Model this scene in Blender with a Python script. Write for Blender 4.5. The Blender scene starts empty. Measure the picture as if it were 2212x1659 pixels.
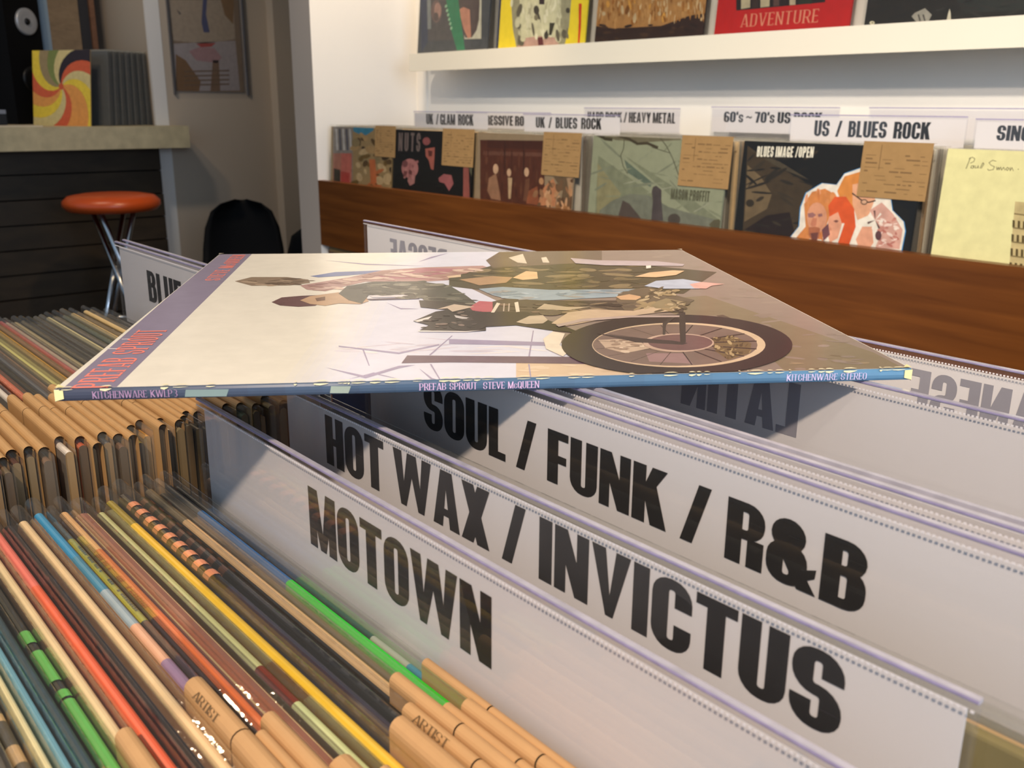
import bpy, bmesh, math, random
from mathutils import Matrix, Vector
from mathutils.geometry import tessellate_polygon
random.seed(7)
C = bpy.context.scene.collection
PI = math.pi
W, H, F = 2212.0, 1659.0, 2050.0
ZC = 1.12                                   # eye height above the floor; every z below is given relative to the eye
ZF = -ZC
# ------------------------------------------------------------------ camera
R = Matrix(((0.6450291154, 0.2187598744, -0.7321759062),
            (0.7641273186, -0.1760635905, 0.6205731650),
            (0.0068469887, -0.9597633716, -0.2807265383)))   # columns: right, down, forward
cam_d = bpy.data.cameras.new('camera')
cam = bpy.data.objects.new('camera', cam_d)
C.objects.link(cam)
cam_d.sensor_width = 36.0
cam_d.lens = F / W * 36.0
cam_d.clip_start = 0.01
rt, dn, fw = R.col[0], R.col[1], R.col[2]
M3 = Matrix((rt, -dn, -fw)).transposed()
cam.matrix_world = Matrix.Translation((0, 0, ZC)) @ M3.to_4x4()
cam_d.dof.use_dof = True
cam_d.dof.focus_distance = 0.46
cam_d.dof.aperture_fstop = 26.0
sc = bpy.context.scene
sc.camera = cam
# ------------------------------------------------------------------ view, world, lights
vs = sc.view_settings
vs.view_transform = 'Standard'
vs.look = 'None'
vs.gamma = 1.0
vs.exposure = 0.0
vs.use_curve_mapping = False
sc.cycles.transparent_max_bounces = 48
sc.cycles.max_bounces = 10
sc.cycles.diffuse_bounces = 5
sc.cycles.glossy_bounces = 5
sc.cycles.caustics_reflective = False
sc.cycles.caustics_refractive = False
sc.cycles.sample_clamp_indirect = 6.0
world = bpy.data.worlds.new('daylight')
sc.world = world
world.use_nodes = True
bg = world.node_tree.nodes['Background']
bg.inputs['Color'].default_value = (0.60, 0.79, 1.0, 1)
bg.inputs['Strength'].default_value = 0.50


def light(kind, name, loc, target, power, color, size=0.1, size_y=None, spot=None, blend=0.5):
    d = bpy.data.lights.new(name, kind)
    d.energy = power
    d.color = color
    if kind == 'AREA':
        d.shape = 'RECTANGLE' if size_y else 'DISK'
        d.size = size
        if size_y: d.size_y = size_y
    else:
        d.shadow_soft_size = size
    if kind == 'SPOT':
        d.spot_size = math.radians(spot)
        d.spot_blend = blend
    o = bpy.data.objects.new(name, d)
    C.objects.link(o)
    o.location = Vector(loc) + Vector((0, 0, ZC))
    o.rotation_euler = (Vector(target) - Vector(loc)).to_track_quat('-Z', 'Y').to_euler()
    return o


WARM = (1.0, 0.74, 0.47)
NEUT = (1.0, 0.90, 0.80)
light('SPOT', 'track_spot_near', (0.70, -0.80, 1.25), (-0.12, 0.17, -0.15), 178, (1.0, 0.80, 0.60), 0.05, spot=64)
light('SPOT', 'track_spot_left', (-2.2, 0.25, 1.45), (-0.55, 0.15, -0.2), 54, WARM, 0.05, spot=60)
light('SPOT', 'track_spot_wall', (-1.9, 1.25, 1.45), (-2.44, 1.45, 0.1), 85, WARM, 0.05, spot=70)
light('SPOT', 'track_spot_shelf', (0.3, -0.75, 1.5), (-0.70, 1.6, 0.05), 235, (1.0, 0.86, 0.68), 0.05, spot=50)
light('SPOT', 'track_spot_covers', (-1.3, -0.3, 1.5), (-1.6, 1.6, 0.02), 80, (1.0, 0.86, 0.68), 0.05, spot=60)
light('SPOT', 'counter_spot', (-3.4, 0.3, 1.5), (-4.3, 1.1, -0.1), 26, WARM, 0.06, spot=70)
light('SPOT', 'far_room_fill', (-3.4, 0.7, 1.5), (-4.3, 2.4, -0.1), 24, (1.0, 0.86, 0.72), 0.08, spot=80)  # unseen fill light, added to brighten the far room's wall
light('AREA', 'shop_window', (3.3, -0.2, 0.7), (-1.0, 0.7, 0.0), 74, (0.70, 0.82, 1.0), 2.2, 1.8)


# ------------------------------------------------------------------ colour, pixels, materials
def lin(c):
    c = max(0.0, min(255.0, c)) / 255.0
    return c / 12.92 if c <= 0.04045 else ((c + 0.055) / 1.055) ** 2.4


def rgb(c, k=1.0, mottle=1.0):
    return (min(lin(c[0]) * k, .92), min(lin(c[1]) * k, .92), min(lin(c[2]) * k, .92), mottle)


def ray(px, py):
    return R @ Vector((px - W / 2, py - H / 2, F))


def aty(px, py, y):
    d = ray(px, py)
    return d * (y / d.y)


def atx(px, py, x):
    d = ray(px, py)
    return d * (x / d.x)


def atz(px, py, z):
    d = ray(px, py)
    return d * (z / d.z)


CROPS = {'C2': (680, 0, 2.911), 'C3': (1440, 0, 2.860), 'C5': (680, 500, 2.911), 'PL': (500, 530, 2.765),
         'PW': (1200, 530, 2.765), 'L1': (0, 0, 3.072), 'N1': (700, 240, 6.144), 'M1': (1250, 260, 5.672),
         'S1': (880, 0, 5.267), 'A1': (1260, 0, 3.568), 'B1': (1800, 0, 5.352), 'P1': (1900, 230, 4.609),
         'AL': (100, 520, 3.687), 'px': (0, 0, 1)}


def cp(k, x, y):
    c = CROPS[k]
    return (c[0] + x / c[2], c[1] + y / c[2])


def node_mat(name, rough=0.5, spec=0.5, metal=0.0):
    m = bpy.data.materials.new(name)
    m.use_nodes = True
    nt = m.node_tree
    b = nt.nodes['Principled BSDF']
    b.inputs['Roughness'].default_value = rough
    b.inputs['Specular IOR Level'].default_value = spec
    b.inputs['Metallic'].default_value = metal
    return m, nt, b


def plain(name, c, rough=0.5, spec=0.5, metal=0.0, var=0.06, scale=30.0, bump=0.0, k=1.0, stretch=None):
    """a single colour with a faint procedural mottle"""
    m, nt, b = node_mat(name, rough, spec, metal)
    base = rgb(c, k)
    tc = nt.nodes.new('ShaderNodeTexCoord')
    mp = nt.nodes.new('ShaderNodeMapping')
    if stretch: mp.inputs['Scale'].default_value = stretch
    nz = nt.nodes.new('ShaderNodeTexNoise')
    nz.inputs['Scale'].default_value = scale
    nz.inputs['Detail'].default_value = 6
    mix = nt.nodes.new('ShaderNodeMix')
    mix.data_type = 'RGBA'
    mix.inputs[6].default_value = [v * (1 - var) for v in base[:3]] + [1]
    mix.inputs[7].default_value = [min(v * (1 + var), 1) for v in base[:3]] + [1]
    nt.links.new(tc.outputs['Object'], mp.inputs['Vector'])
    nt.links.new(mp.outputs['Vector'], nz.inputs['Vector'])
    nt.links.new(nz.outputs['Fac'], mix.inputs[0])
    nt.links.new(mix.outputs[2], b.inputs['Base Color'])
    if bump:
        bp = nt.nodes.new('ShaderNodeBump')
        bp.inputs['Strength'].default_value = bump
        bp.inputs['Distance'].default_value = 0.002
        nt.links.new(nz.outputs['Fac'], bp.inputs['Height'])
        nt.links.new(bp.outputs['Normal'], b.inputs['Normal'])
    return m


def printed(name, rough, var=0.1, scale=60.0, spec=0.5):
    """ink on card: the colour of each printed patch, slightly mottled"""
    m, nt, b = node_mat(name, rough, spec)
    at = nt.nodes.new('ShaderNodeVertexColor')
    at.layer_name = 'Col'
    tc = nt.nodes.new('ShaderNodeTexCoord')
    nz = nt.nodes.new('ShaderNodeTexNoise')
    nz.inputs['Scale'].default_value = scale
    nz.inputs['Detail'].default_value = 5
    # the attribute's alpha says how strongly a patch is mottled
    def mth(op, a, b):
        n_ = nt.nodes.new('ShaderNodeMath')
        n_.operation = op
        for i_, v_ in enumerate((a, b)):
            if isinstance(v_, (int, float)): n_.inputs[i_].default_value = v_
            else: nt.links.new(v_, n_.inputs[i_])
        return n_.outputs[0]
    amt = mth('MULTIPLY', mth('MULTIPLY', mth('SUBTRACT', nz.outputs['Fac'], 0.5), at.outputs['Alpha']), var * 4)
    mul = nt.nodes.new('ShaderNodeVectorMath')
    mul.operation = 'SCALE'
    nt.links.new(tc.outputs['Object'], nz.inputs['Vector'])
    nt.links.new(at.outputs['Color'], mul.inputs[0])
    nt.links.new(mth('ADD', amt, 1.0), mul.inputs['Scale'])
    nt.links.new(mul.outputs[0], b.inputs['Base Color'])
    return m


def film(name, ior=1.45, rough=0.06, milk=0.05, milk_c=(0.8, 0.8, 0.78), tint=(0.97, 0.97, 0.96), wrinkle=0.5):
    """thin clear plastic: lets light through, mirrors at its Fresnel strength, a touch milky"""
    m = bpy.data.materials.new(name)
    m.use_nodes = True
    nt = m.node_tree
    nt.nodes.clear()
    out = nt.nodes.new('ShaderNodeOutputMaterial')
    tr = nt.nodes.new('ShaderNodeBsdfTransparent')
    tr.inputs[0].default_value = (*tint, 1)
    di = nt.nodes.new('ShaderNodeBsdfDiffuse')
    di.inputs[0].default_value = (*milk_c, 1)
    gl = nt.nodes.new('ShaderNodeBsdfGlossy')
    gl.inputs['Roughness'].default_value = rough
    # Schlick reflectance, the same from both sides of the sheet
    ge = nt.nodes.new('ShaderNodeNewGeometry')
    dt = nt.nodes.new('ShaderNodeVectorMath')
    dt.operation = 'DOT_PRODUCT'
    nt.links.new(ge.outputs['Incoming'], dt.inputs[0])
    nt.links.new(ge.outputs['Normal'], dt.inputs[1])

    def mth(op, a, b=None):
        n_ = nt.nodes.new('ShaderNodeMath')
        n_.operation = op
        for i_, v_ in enumerate((a, b)):
            if v_ is None: continue
            if isinstance(v_, (int, float)): n_.inputs[i_].default_value = v_
            else: nt.links.new(v_, n_.inputs[i_])
        return n_.outputs[0]
    f0 = ((ior - 1) / (ior + 1)) ** 2
    c_ = mth('SUBTRACT', 1.0, mth('ABSOLUTE', dt.outputs['Value']))
    fr = mth('ADD', mth('MULTIPLY', mth('POWER', c_, 5.0), 1 - f0), f0)
    nz = nt.nodes.new('ShaderNodeTexNoise')
    nz.inputs['Scale'].default_value = 120.0
    nz.inputs['Detail'].default_value = 3
    tc = nt.nodes.new('ShaderNodeTexCoord')
    bp = nt.nodes.new('ShaderNodeBump')
    bp.inputs['Strength'].default_value = wrinkle
    bp.inputs['Distance'].default_value = 0.0006
    nt.links.new(tc.outputs['Object'], nz.inputs['Vector'])
    nt.links.new(nz.outputs['Fac'], bp.inputs['Height'])
    nt.links.new(bp.outputs['Normal'], gl.inputs['Normal'])
    m1 = nt.nodes.new('ShaderNodeMixShader')
    m1.inputs[0].default_value = milk
    m2 = nt.nodes.new('ShaderNodeMixShader')
    nt.links.new(tr.outputs[0], m1.inputs[1])
    nt.links.new(di.outputs[0], m1.inputs[2])
    nt.links.new(fr, m2.inputs[0])
    nt.links.new(m1.outputs[0], m2.inputs[1])
    nt.links.new(gl.outputs[0], m2.inputs[2])
    nt.links.new(m2.outputs[0], out.inputs[0])
    return m


def wood(name, c1, c2, rough=0.35, sc_=(1.5, 9, 22), spec=0.4):
    m, nt, b = node_mat(name, rough, spec)
    tc = nt.nodes.new('ShaderNodeTexCoord')
    mp = nt.nodes.new('ShaderNodeMapping')
    mp.inputs['Scale'].default_value = sc_
    nz = nt.nodes.new('ShaderNodeTexNoise')
    nz.inputs['Scale'].default_value = 2.2
    nz.inputs['Detail'].default_value = 8
    nz.inputs['Distortion'].default_value = 0.6
    cr = nt.nodes.new('ShaderNodeValToRGB')
    cr.color_ramp.elements[0].position = 0.3
    cr.color_ramp.elements[0].color = rgb(c1)
    cr.color_ramp.elements[1].position = 0.72
    cr.color_ramp.elements[1].color = rgb(c2)
    nt.links.new(tc.outputs['Object'], mp.inputs['Vector'])
    nt.links.new(mp.outputs['Vector'], nz.inputs['Vector'])
    nt.links.new(nz.outputs['Fac'], cr.inputs[0])
    nt.links.new(cr.outputs[0], b.inputs['Base Color'])
    return m


MT = {
    'print': printed('printed_card', 0.45),
    'gloss': printed('glossy_print', 0.2, 0.04, 110.0, 0.14),
    'coverprint': printed('cover_print', 0.42, 0.08, 60.0, 0.2),
    'film': film('clear_sleeve_film', 1.5, 0.05, 0.02),
    'cover_film': film('cover_sleeve_film', 1.33, 0.08, 0.008),
    'film_dull': film('cloudy_sleeve_film', 1.4, 0.09, 0.08, (0.62, 0.58, 0.5)),
    'acrylic': film('clear_divider_plastic', 1.6, 0.035, 0.02, (0.8, 0.8, 0.85), (0.985, 0.985, 0.99), 0.04),
    'edge': plain('divider_edge', (176, 172, 184), 0.12, 0.8, var=0.3, scale=160),
    'perf': plain('divider_perforation', (226, 222, 226), 0.3, 0.5, var=0.05),
    'seam': plain('divider_seam', (150, 142, 178), 0.3, 0.5, var=0.3, scale=300),
    'card': plain('white_paper', (236, 232, 232), 0.45, 0.3, var=0.01),
    'ink': plain('black_ink', (14, 12, 12), 0.35, 0.4),
    'ghost': plain('show_through_ink', (150, 148, 158), 0.45, 0.3),
    'kraft_left': plain('tan_kraft_paper', (184, 144, 96), 0.55, 0.25, var=0.12, scale=80),
    'kraft_dark': plain('dark_kraft_paper', (150, 120, 80), 0.6, 0.2, var=0.14, scale=70),  # darker kraft tone for the labels on the wall-bin covers
    'kraft': plain('kraft_paper', (194, 152, 106), 0.55, 0.25, var=0.10, scale=90),
    'line': plain('label_print', (112, 88, 60), 0.6, 0.2),
    'rail': wood('rail_wood', (84, 45, 13), (108, 62, 22), 0.36, (1.6, 8, 26)),
    'binwood': wood('bin_wood', (70, 40, 20), (98, 60, 30), 0.5),
    'white_paint': plain('white_paint', (238, 236, 232), 0.5, 0.35, var=0.012, scale=8),
    'wall_beige': plain('beige_paint', (196, 182, 164), 0.6, 0.3, var=0.03, scale=5),
    'wall_end': plain('drab_end', (168, 158, 150), 0.6, 0.3, var=0.03, scale=5),
    'wall_grey': plain('grey_paint', (170, 164, 160), 0.6, 0.3, var=0.03, scale=5),
    'shelf_white': plain('cream_gloss_paint', (232, 226, 210), 0.4, 0.4, var=0.01, scale=8),
    'ceiling': plain('ceiling_paint', (225, 222, 216), 0.7, 0.2, var=0.02, scale=6),
    'floor': wood('floor_wood', (54, 40, 30), (78, 60, 46), 0.45),
    'concrete': plain('concrete', (206, 192, 154), 0.7, 0.25, var=0.34, scale=22, bump=0.3),
    'plank': wood('dark_planks', (44, 35, 23), (60, 48, 33), 0.55, (3, 3, 9)),
    'orange': plain('orange_vinyl', (190, 78, 30), 0.32, 0.5, var=0.05),
    'chrome': plain('chrome', (200, 204, 210), 0.18, 0.5, 1.0, var=0.03),
    'black': plain('black_plastic', (14, 14, 16), 0.45, 0.4),
    'blackmatt': plain('matt_black', (7, 7, 9), 0.7, 0.2),
    'cone': plain('speaker_cone', (190, 192, 196), 0.35, 0.5, 0.4),
    'greyblue': plain('grey_blue_paint', (140, 160, 176), 0.5, 0.3),
    'brownboard': wood('brown_board', (128, 106, 80), (150, 126, 96), 0.6),
    'gap_dark': plain('dark_gap', (40, 38, 40), 0.6),
    'edgewood': wood('edge_wood', (110, 74, 52), (132, 92, 66), 0.5),
    'steel': plain('brushed_steel', (160, 160, 165), 0.3, 0.5, 0.8),
    'purple': plain('purple_cloth', (78, 74, 92), 0.8, 0.2),
    'paper': plain('cream_paper', (226, 216, 196), 0.6, 0.2),
}


# ------------------------------------------------------------------ mesh builder
class MB:
    def __init__(s):
        s.v, s.f, s.c, s.mi = [], [], [], []

    def face(s, pts, col=None, mi=0):
        i = len(s.v)
        s.v += [tuple(p) for p in pts]
        s.f.append(tuple(range(i, i + len(pts))))
        s.c.append(col)
        s.mi.append(mi)

    def box(s, x0, y0, z0, x1, y1, z1, col=None, mi=0):
        p = [(x0, y0, z0), (x1, y0, z0), (x1, y1, z0), (x0, y1, z0), (x0, y0, z1), (x1, y0, z1), (x1, y1, z1), (x0, y1, z1)]
        for q in ((0, 3, 2, 1), (4, 5, 6, 7), (0, 1, 5, 4), (1, 2, 6, 5), (2, 3, 7, 6), (3, 0, 4, 7)):
            s.face([p[k] for k in q], col, mi)

    def strip(s, A, B, col=None, mi=0, close=False):
        n = len(A)
        for k in range(n if close else n - 1):
            j = (k + 1) % n
            s.face([A[k], A[j], B[j], B[k]], col, mi)

    def poly(s, pts, f, lay, col, mi=0):
        """flat polygon, any outline; f(u, v, layer) -> 3D"""
        vv = [Vector((p[0], p[1], 0)) for p in pts]
        for t in tessellate_polygon([vv]):
            a, b, c = [pts[k] for k in t]
            if (b[0] - a[0]) * (c[1] - a[1]) - (b[1] - a[1]) * (c[0] - a[0]) < 0: b, c = c, b
            s.face([f(a[0], a[1], lay), f(b[0], b[1], lay), f(c[0], c[1], lay)], col, mi)

    def tube(s, pts, r, n=8, col=None, cap=True):
        rings = []
        for i, p in enumerate(pts):
            p = Vector(p)
            a = Vector(pts[max(i - 1, 0)])
            b = Vector(pts[min(i + 1, len(pts) - 1)])
            d = (b - a).normalized()
            u = d.orthogonal().normalized()
            w = d.cross(u)
            rings.append([p + (u * math.cos(2 * PI * k / n) + w * math.sin(2 * PI * k / n)) * r for k in range(n)])
        for i in range(len(rings) - 1): s.strip(rings[i], rings[i + 1], col, close=True)
        if cap:
            s.face(list(reversed(rings[0])), col)
            s.face(rings[-1], col)

    def lathe(s, prof, n=32, col=None, axis='z'):
        rings = []
        for r, z in prof:
            rings.append([(r * math.cos(2 * PI * k / n), r * math.sin(2 * PI * k / n), z) for k in range(n)])
        for i in range(len(rings) - 1):
            A, B = rings[i], rings[i + 1]
            for k in range(n):
                j = (k + 1) % n
                s.face([A[k], A[j], B[j], B[k]], col)

    def build(s, name, mat, parent=None, smooth=False):
        me = bpy.data.meshes.new(name)
        me.from_pydata(s.v, [], s.f)
        mats = mat if isinstance(mat, (list, tuple)) else [mat]
        for m in mats: me.materials.append(m)
        for p, k in zip(me.polygons, s.mi): p.material_index = k
        if any(c is not None for c in s.c):
            at = me.color_attributes.new('Col', 'FLOAT_COLOR', 'CORNER')
            vals = []
            for p, c in zip(me.polygons, s.c):
                vals += list(c or (0.8, 0.8, 0.8, 1)) * len(p.vertices)
            at.data.foreach_set('color', vals)
        if smooth:
            bm = bmesh.new()
            bm.from_mesh(me)
            bmesh.ops.remove_doubles(bm, verts=bm.verts, dist=1e-5)
            bm.to_mesh(me)
            bm.free()
            me.polygons.foreach_set('use_smooth', [True] * len(me.polygons))
        me.update()
        o = bpy.data.objects.new(name, me)
        C.objects.link(o)
        if parent is not None: o.parent = parent
        else: o.location = (0, 0, ZC)
        return o


def tag(o, label=None, cat=None, group=None, kind=None):
    if label: o['label'] = label
    if cat: o['category'] = cat
    if group: o['group'] = group
    if kind: o['kind'] = kind
    return o


def thing(name, label, cat, loc, rot=(0, 0, 0), group=None):
    o = bpy.data.objects.new(name, None)
    o.empty_display_size = 0.05
    C.objects.link(o)
    o.location = (loc[0], loc[1], loc[2] + ZC)
    o.rotation_euler = rot
    return tag(o, label, cat, group)


def struct(name, mb, mat):
    return tag(mb.build(name, mat), kind='structure')


def copy_tree(o, parent=None):
    c = o.copy()
    C.objects.link(c)
    c.parent = parent
    for ch in list(o.children): copy_tree(ch, c)
    return c


# ------------------------------------------------------------------ lettering (own outlines)
def loop(x0, y0, x1, y1, rx, ry, n=5):
    rx = min(rx, (x1 - x0) / 2)
    ry = min(ry, (y1 - y0) / 2)
    P = [(x1, (y0 + y1) / 2)]
    cs = [(x1 - rx, y1 - ry, 0), (x0 + rx, y1 - ry, 90), (x0 + rx, y0 + ry, 180), (x1 - rx, y0 + ry, 270)]
    mids = [((x0 + x1) / 2, y1), (x0, (y0 + y1) / 2), ((x0 + x1) / 2, y0), (x1, (y0 + y1) / 2)]
    for (cx, cy, a), m in zip(cs, mids):
        for k in range(n + 1):
            t = math.radians(a + 90 * k / n)
            P.append((cx + rx * math.cos(t), cy + ry * math.sin(t)))
        P.append(m)
    return P


def rc(x0, y0, x1, y1): return [(x0, y0), (x1, y0), (x1, y1), (x0, y1)]


def make_font(s, h, w, r, serif=0.0):
    N = 5
    RM, TM, LM, BM, EN = 0, N + 2, 2 * (N + 2), 3 * (N + 2), 4 * (N + 2)

    def ring(x0, y0, x1, y1, a=RM, b=EN, ss=s, hh=h):
        o = loop(x0, y0, x1, y1, r, r * 1.05)
        ri = max(min(r - ss, .12), .03)
        i = loop(x0 + ss, y0 + hh, x1 - ss, y1 - hh, ri, ri * 1.3)
        return [[o[k], o[k + 1], i[k + 1], i[k]] for k in range(a, b)]
    G = {}
    G['O'] = (w, ring(0, 0, w, 1))
    G['0'] = G['O']
    G['Q'] = (w, ring(0, 0, w, 1) + [[(w * .5, .22), (w * .62, .3), (w + .06, -.06), (w - .06, -.1)]])
    G['U'] = (w, ring(0, 0, w, 1, LM, EN) + [rc(0, .5, s, 1), rc(w - s, .5, w, 1)])
    G['J'] = (w * .8, ring(0, 0, w * .8, 1, LM + 1, EN) + [rc(w * .8 - s, .5, w * .8, 1)])
    cg = ring(0, 0, w, 1, 1, EN - 1)
    up = lambda z: [(w - s, z), (w, z), (w, 1 - r), (w - s * .3, 1 - r * .8), (w - s, 1 - h - .02)]
    lo_ = lambda z: [(w - s, h + .02), (w - s * .3, r * .8), (w, r), (w, z), (w - s, z)]
    G['C'] = (w, cg + [up(.62), lo_(.38)])
    G['G'] = (w, cg + [up(.66), rc(w - s, 0, w, .48), rc(w * .52, .48 - h, w, .48)])
    G['S'] = (w, ring(0, .42, w, 1, 1, BM) + [up(.66)] + ring(0, 0, w, .42 + h, 0, TM)
              + ring(0, 0, w, .42 + h, LM + 1, EN) + [[(w - a_, b_) for a_, b_ in lo_(.34)][::-1]])
    G['s'] = (w * .8, [[(x * .8, y * .75) for x, y in q] for q in G['S'][1]])
    bowl = ring(0, .42, w, 1, 0, TM) + ring(0, .42, w, 1, BM, EN) + [rc(s * .9, 1 - h, w / 2, 1), rc(s * .9, .42, w / 2, .42 + h)]
    G['P'] = (w, [rc(0, 0, s, 1)] + bowl)
    G['R'] = (w, [rc(0, 0, s, 1)] + bowl + ([[(w * .45, .45), (w * .45 + s, .45), (w + .04, 0), (w + .04 - s, 0)]] if serif
                                             else [rc(w - s, 0, w, .45)]))
    G['B'] = (w, [rc(0, 0, s, 1)] + ring(0, .48, w * .97, 1, 0, TM) + ring(0, .48, w * .97, 1, BM, EN)
              + ring(0, 0, w, .48 + h, 0, TM) + ring(0, 0, w, .48 + h, BM, EN)
              + [rc(s * .9, 1 - h, w / 2, 1), rc(s * .9, 0, w / 2, h), rc(s * .9, .48, w / 2, .48 + h)])
    G['D'] = (w, [rc(0, 0, s, 1)] + ring(0, 0, w, 1, 0, TM) + ring(0, 0, w, 1, BM, EN) + [rc(s * .9, 1 - h, w / 2, 1), rc(s * .9, 0, w / 2, h)])
    G['3'] = (w, ring(0, .48, w * .97, 1, 0, TM + 3) + ring(0, .48, w * .97, 1, BM, EN) + ring(0, 0, w, .48 + h, 0, TM) + ring(0, 0, w, .48 + h, BM - 3, EN))
    e = w * .8
    G['E'] = (e, [rc(0, 0, s, 1), rc(s, 1 - h, e, 1), rc(s, 0, e, h), rc(s, .5 - h / 2, e * .92, .5 + h / 2)])
    G['F'] = (e, [rc(0, 0, s, 1), rc(s, 1 - h, e, 1), rc(s, .48 - h / 2, e * .92, .48 + h / 2)])
    G['L'] = (e * .95, [rc(0, 0, s, 1), rc(s, 0, e * .95, h)])
    G['T'] = (w * .95, [rc(w * .475 - s / 2, 0, w * .475 + s / 2, 1 - h), rc(0, 1 - h, w * .95, 1)])
    G['H'] = (w, [rc(0, 0, s, 1), rc(w - s, 0, w, 1), rc(s, .5 - h / 2, w - s, .5 + h / 2)])
    G['I'] = (s, [rc(0, 0, s, 1)])
    a = w * 1.1
    th = s * .95
    tn = th * (.55 if serif else 1)
    G['A'] = (a, [[(0, 0), (tn, 0), (a / 2 + .03, 1), (a / 2 - tn / 2 - .02, 1)], [(a - th, 0), (a, 0), (a / 2 + th / 2 + .02, 1), (a / 2 - .05, 1)],
                  rc(a * .24, .2, a * .76, .2 + h * .9)])
    G['V'] = (a, [[(a / 2 - .06, 0), (a / 2 + .04, 0), (th, 1), (0, 1)], [(a / 2 - .04, 0), (a / 2 + .06, 0), (a, 1), (a - tn, 1)]])
    v = a * .85
    G['W'] = (2 * v - .08, [[(v / 2 - .07, 0), (v / 2 + .06, 0), (th, 1), (0, 1)], [(v / 2 - .06, 0), (v / 2 + .07, 0), (v - .04 + tn / 2, 1), (v - .04 - tn / 2, 1)],
                            [(v * 1.5 - .15, 0), (v * 1.5 - .02, 0), (v - .04 + th / 2, 1), (v - .04 - th / 2, 1)],
                            [(v * 1.5 - .14, 0), (v * 1.5, 0), (2 * v - .08, 1), (2 * v - .08 - tn, 1)]])
    mw = w * 1.35
    G['M'] = (mw, [rc(0, 0, s * .9, 1), rc(mw - s * .9, 0, mw, 1), [(mw / 2 - .08, 0), (mw / 2 + .05, 0), (s * 1.1, 1), (s * .1, 1)],
                   [(mw / 2 - .05, 0), (mw / 2 + .08, 0), (mw - s * .1, 1), (mw - s * 1.1, 1)]])
    n = w * 1.05
    G['N'] = (n, [rc(0, 0, s * .85, 1), rc(n - s * .85, 0, n, 1), [(n - s * .95, 0), (n, 0), (s * .95, 1), (0, 1)]])
    k = w * 1.08
    G['K'] = (k, [rc(0, 0, s, 1), [(s * .9, .34), (k, 1), (k - s * 1.1, 1), (s * .9, .66)], [(s * .95, .44), (k - s * 1.12, 0), (k + .02, 0), (s * 1.75, .74)]])
    G['X'] = (k, [[(0, 0), (s * 1.1, 0), (k, 1), (k - s * 1.1, 1)], [(k - s * 1.1, 0), (k, 0), (s * 1.1, 1), (0, 1)]])
    G['Y'] = (a, [rc(a / 2 - s / 2, 0, a / 2 + s / 2, .42), [(a / 2 - s / 2, .38), (a / 2 + s / 2, .38), (s, 1), (0, 1)], [(a / 2 - s / 2, .38), (a / 2 + s / 2, .38), (a, 1), (a - s, 1)]])
    G['/'] = (.46, [[(0, 0), (s * .85, 0), (.46, 1), (.46 - s * .85, 1)]])
    G['&'] = (w * 1.25, ring(w * .08, .5, w * .92, 1) + ring(0, 0, w, .5 + h) + [[(w * .18, .62), (w * .5, .66), (w * 1.25, 0), (w * .8, 0)],
                                                                                [(w * .98, .34), (w * 1.22, .4), (w * 1.2, .26), (w * .9, .14)]])
    G["'"] = (s * .8, [rc(0, .68, s * .8, 1)])
    G['~'] = (w, [[(0, .4), (.02, .55), (w * .35, .62), (w * .35, .48)], [(w * .35, .48), (w * .35, .62), (w * .7, .5), (w * .7, .36)], [(w * .7, .36), (w * .7, .5), (w, .62), (w, .46)]])
    G['6'] = (w, ring(0, 0, w, .62) + [rc(0, .3, s, 1 - r)] + ring(0, .2, w, 1, 1, LM + 1))
    G['7'] = (w * .9, [rc(0, 1 - h, w * .9, 1), [(w * .2, 0), (w * .2 + s, 0), (w * .9, 1 - h), (w * .9 - s, 1 - h)]])
    G['c'] = (w * .75, [[(x * .75, y * .7) for x, y in q] for q in G['C'][1]])
    G['.'] = (s, [rc(0, 0, s, h)])
    G[' '] = (w * (.5 if serif else .30), [])
    if serif:
        def add(ch, xs0, xs1):
            wd, q = G[ch]
            q = list(q)
            for x in xs0: q.append(rc(x - serif, 0, x + s + serif, .045))
            for x in xs1: q.append(rc(x - serif, .955, x + s + serif, 1))
            G[ch] = (wd, q)
        for ch in 'PRBDEFLHIKN': add(ch, [0], [0])
        for ch, x in (('H', w - s), ('N', n - s)): add(ch, [x] if ch == 'H' else [], [x])
        add('T', [w * .475 - s / 2], [])
        add('U', [], [0, w - s])
        add('M', [0, mw - s], [])
        add('A', [-.02, a - s], [])
        add('V', [], [0, a - s])
        add('W', [], [0, 2 * v - .08 - s])
        for ch in 'EF':
            wd, q = G[ch]
            G[ch] = (wd, list(q) + [rc(wd - .03, 1 - h - .12, wd + .01, 1)] + ([rc(wd - .03, 0, wd + .01, h + .12)] if ch == 'E' else []))
    return G


BOLD = make_font(.235, .15, .555, .25)
SERIF = make_font(.115, .05, .5, .25, .05)
SERIF_BOLD = make_font(.15, .07, .48, .24, .045)


def text_quads(font, txt, gap=.07):
    x, out = 0.0, []
    for ch in txt:
        wd, q = font[ch]
        out += [[(x + a, b) for a, b in quad] for quad in q]
        x += wd + gap
    return out, max(x - gap, .01)


def put_text(mb, font, txt, x0, x1, z0, z1, f, lay, col=None, gap=.045, mi=0):
    """text filling x0..x1 (x1 < x0 writes it mirrored) and z0..z1"""
    q, wd = text_quads(font, txt, gap)
    for iq, quad in enumerate(q):
        pts = [(x0 + a / wd * (x1 - x0), z0 + b * (z1 - z0)) for a, b in quad]
        ar = sum(pts[k][0] * pts[(k + 1) % len(pts)][1] - pts[(k + 1) % len(pts)][0] * pts[k][1] for k in range(len(pts)))
        if ar < 0: pts.reverse()
        mb.face([f(p[0], p[1], lay + iq * .02) for p in pts], col, mi)


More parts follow.
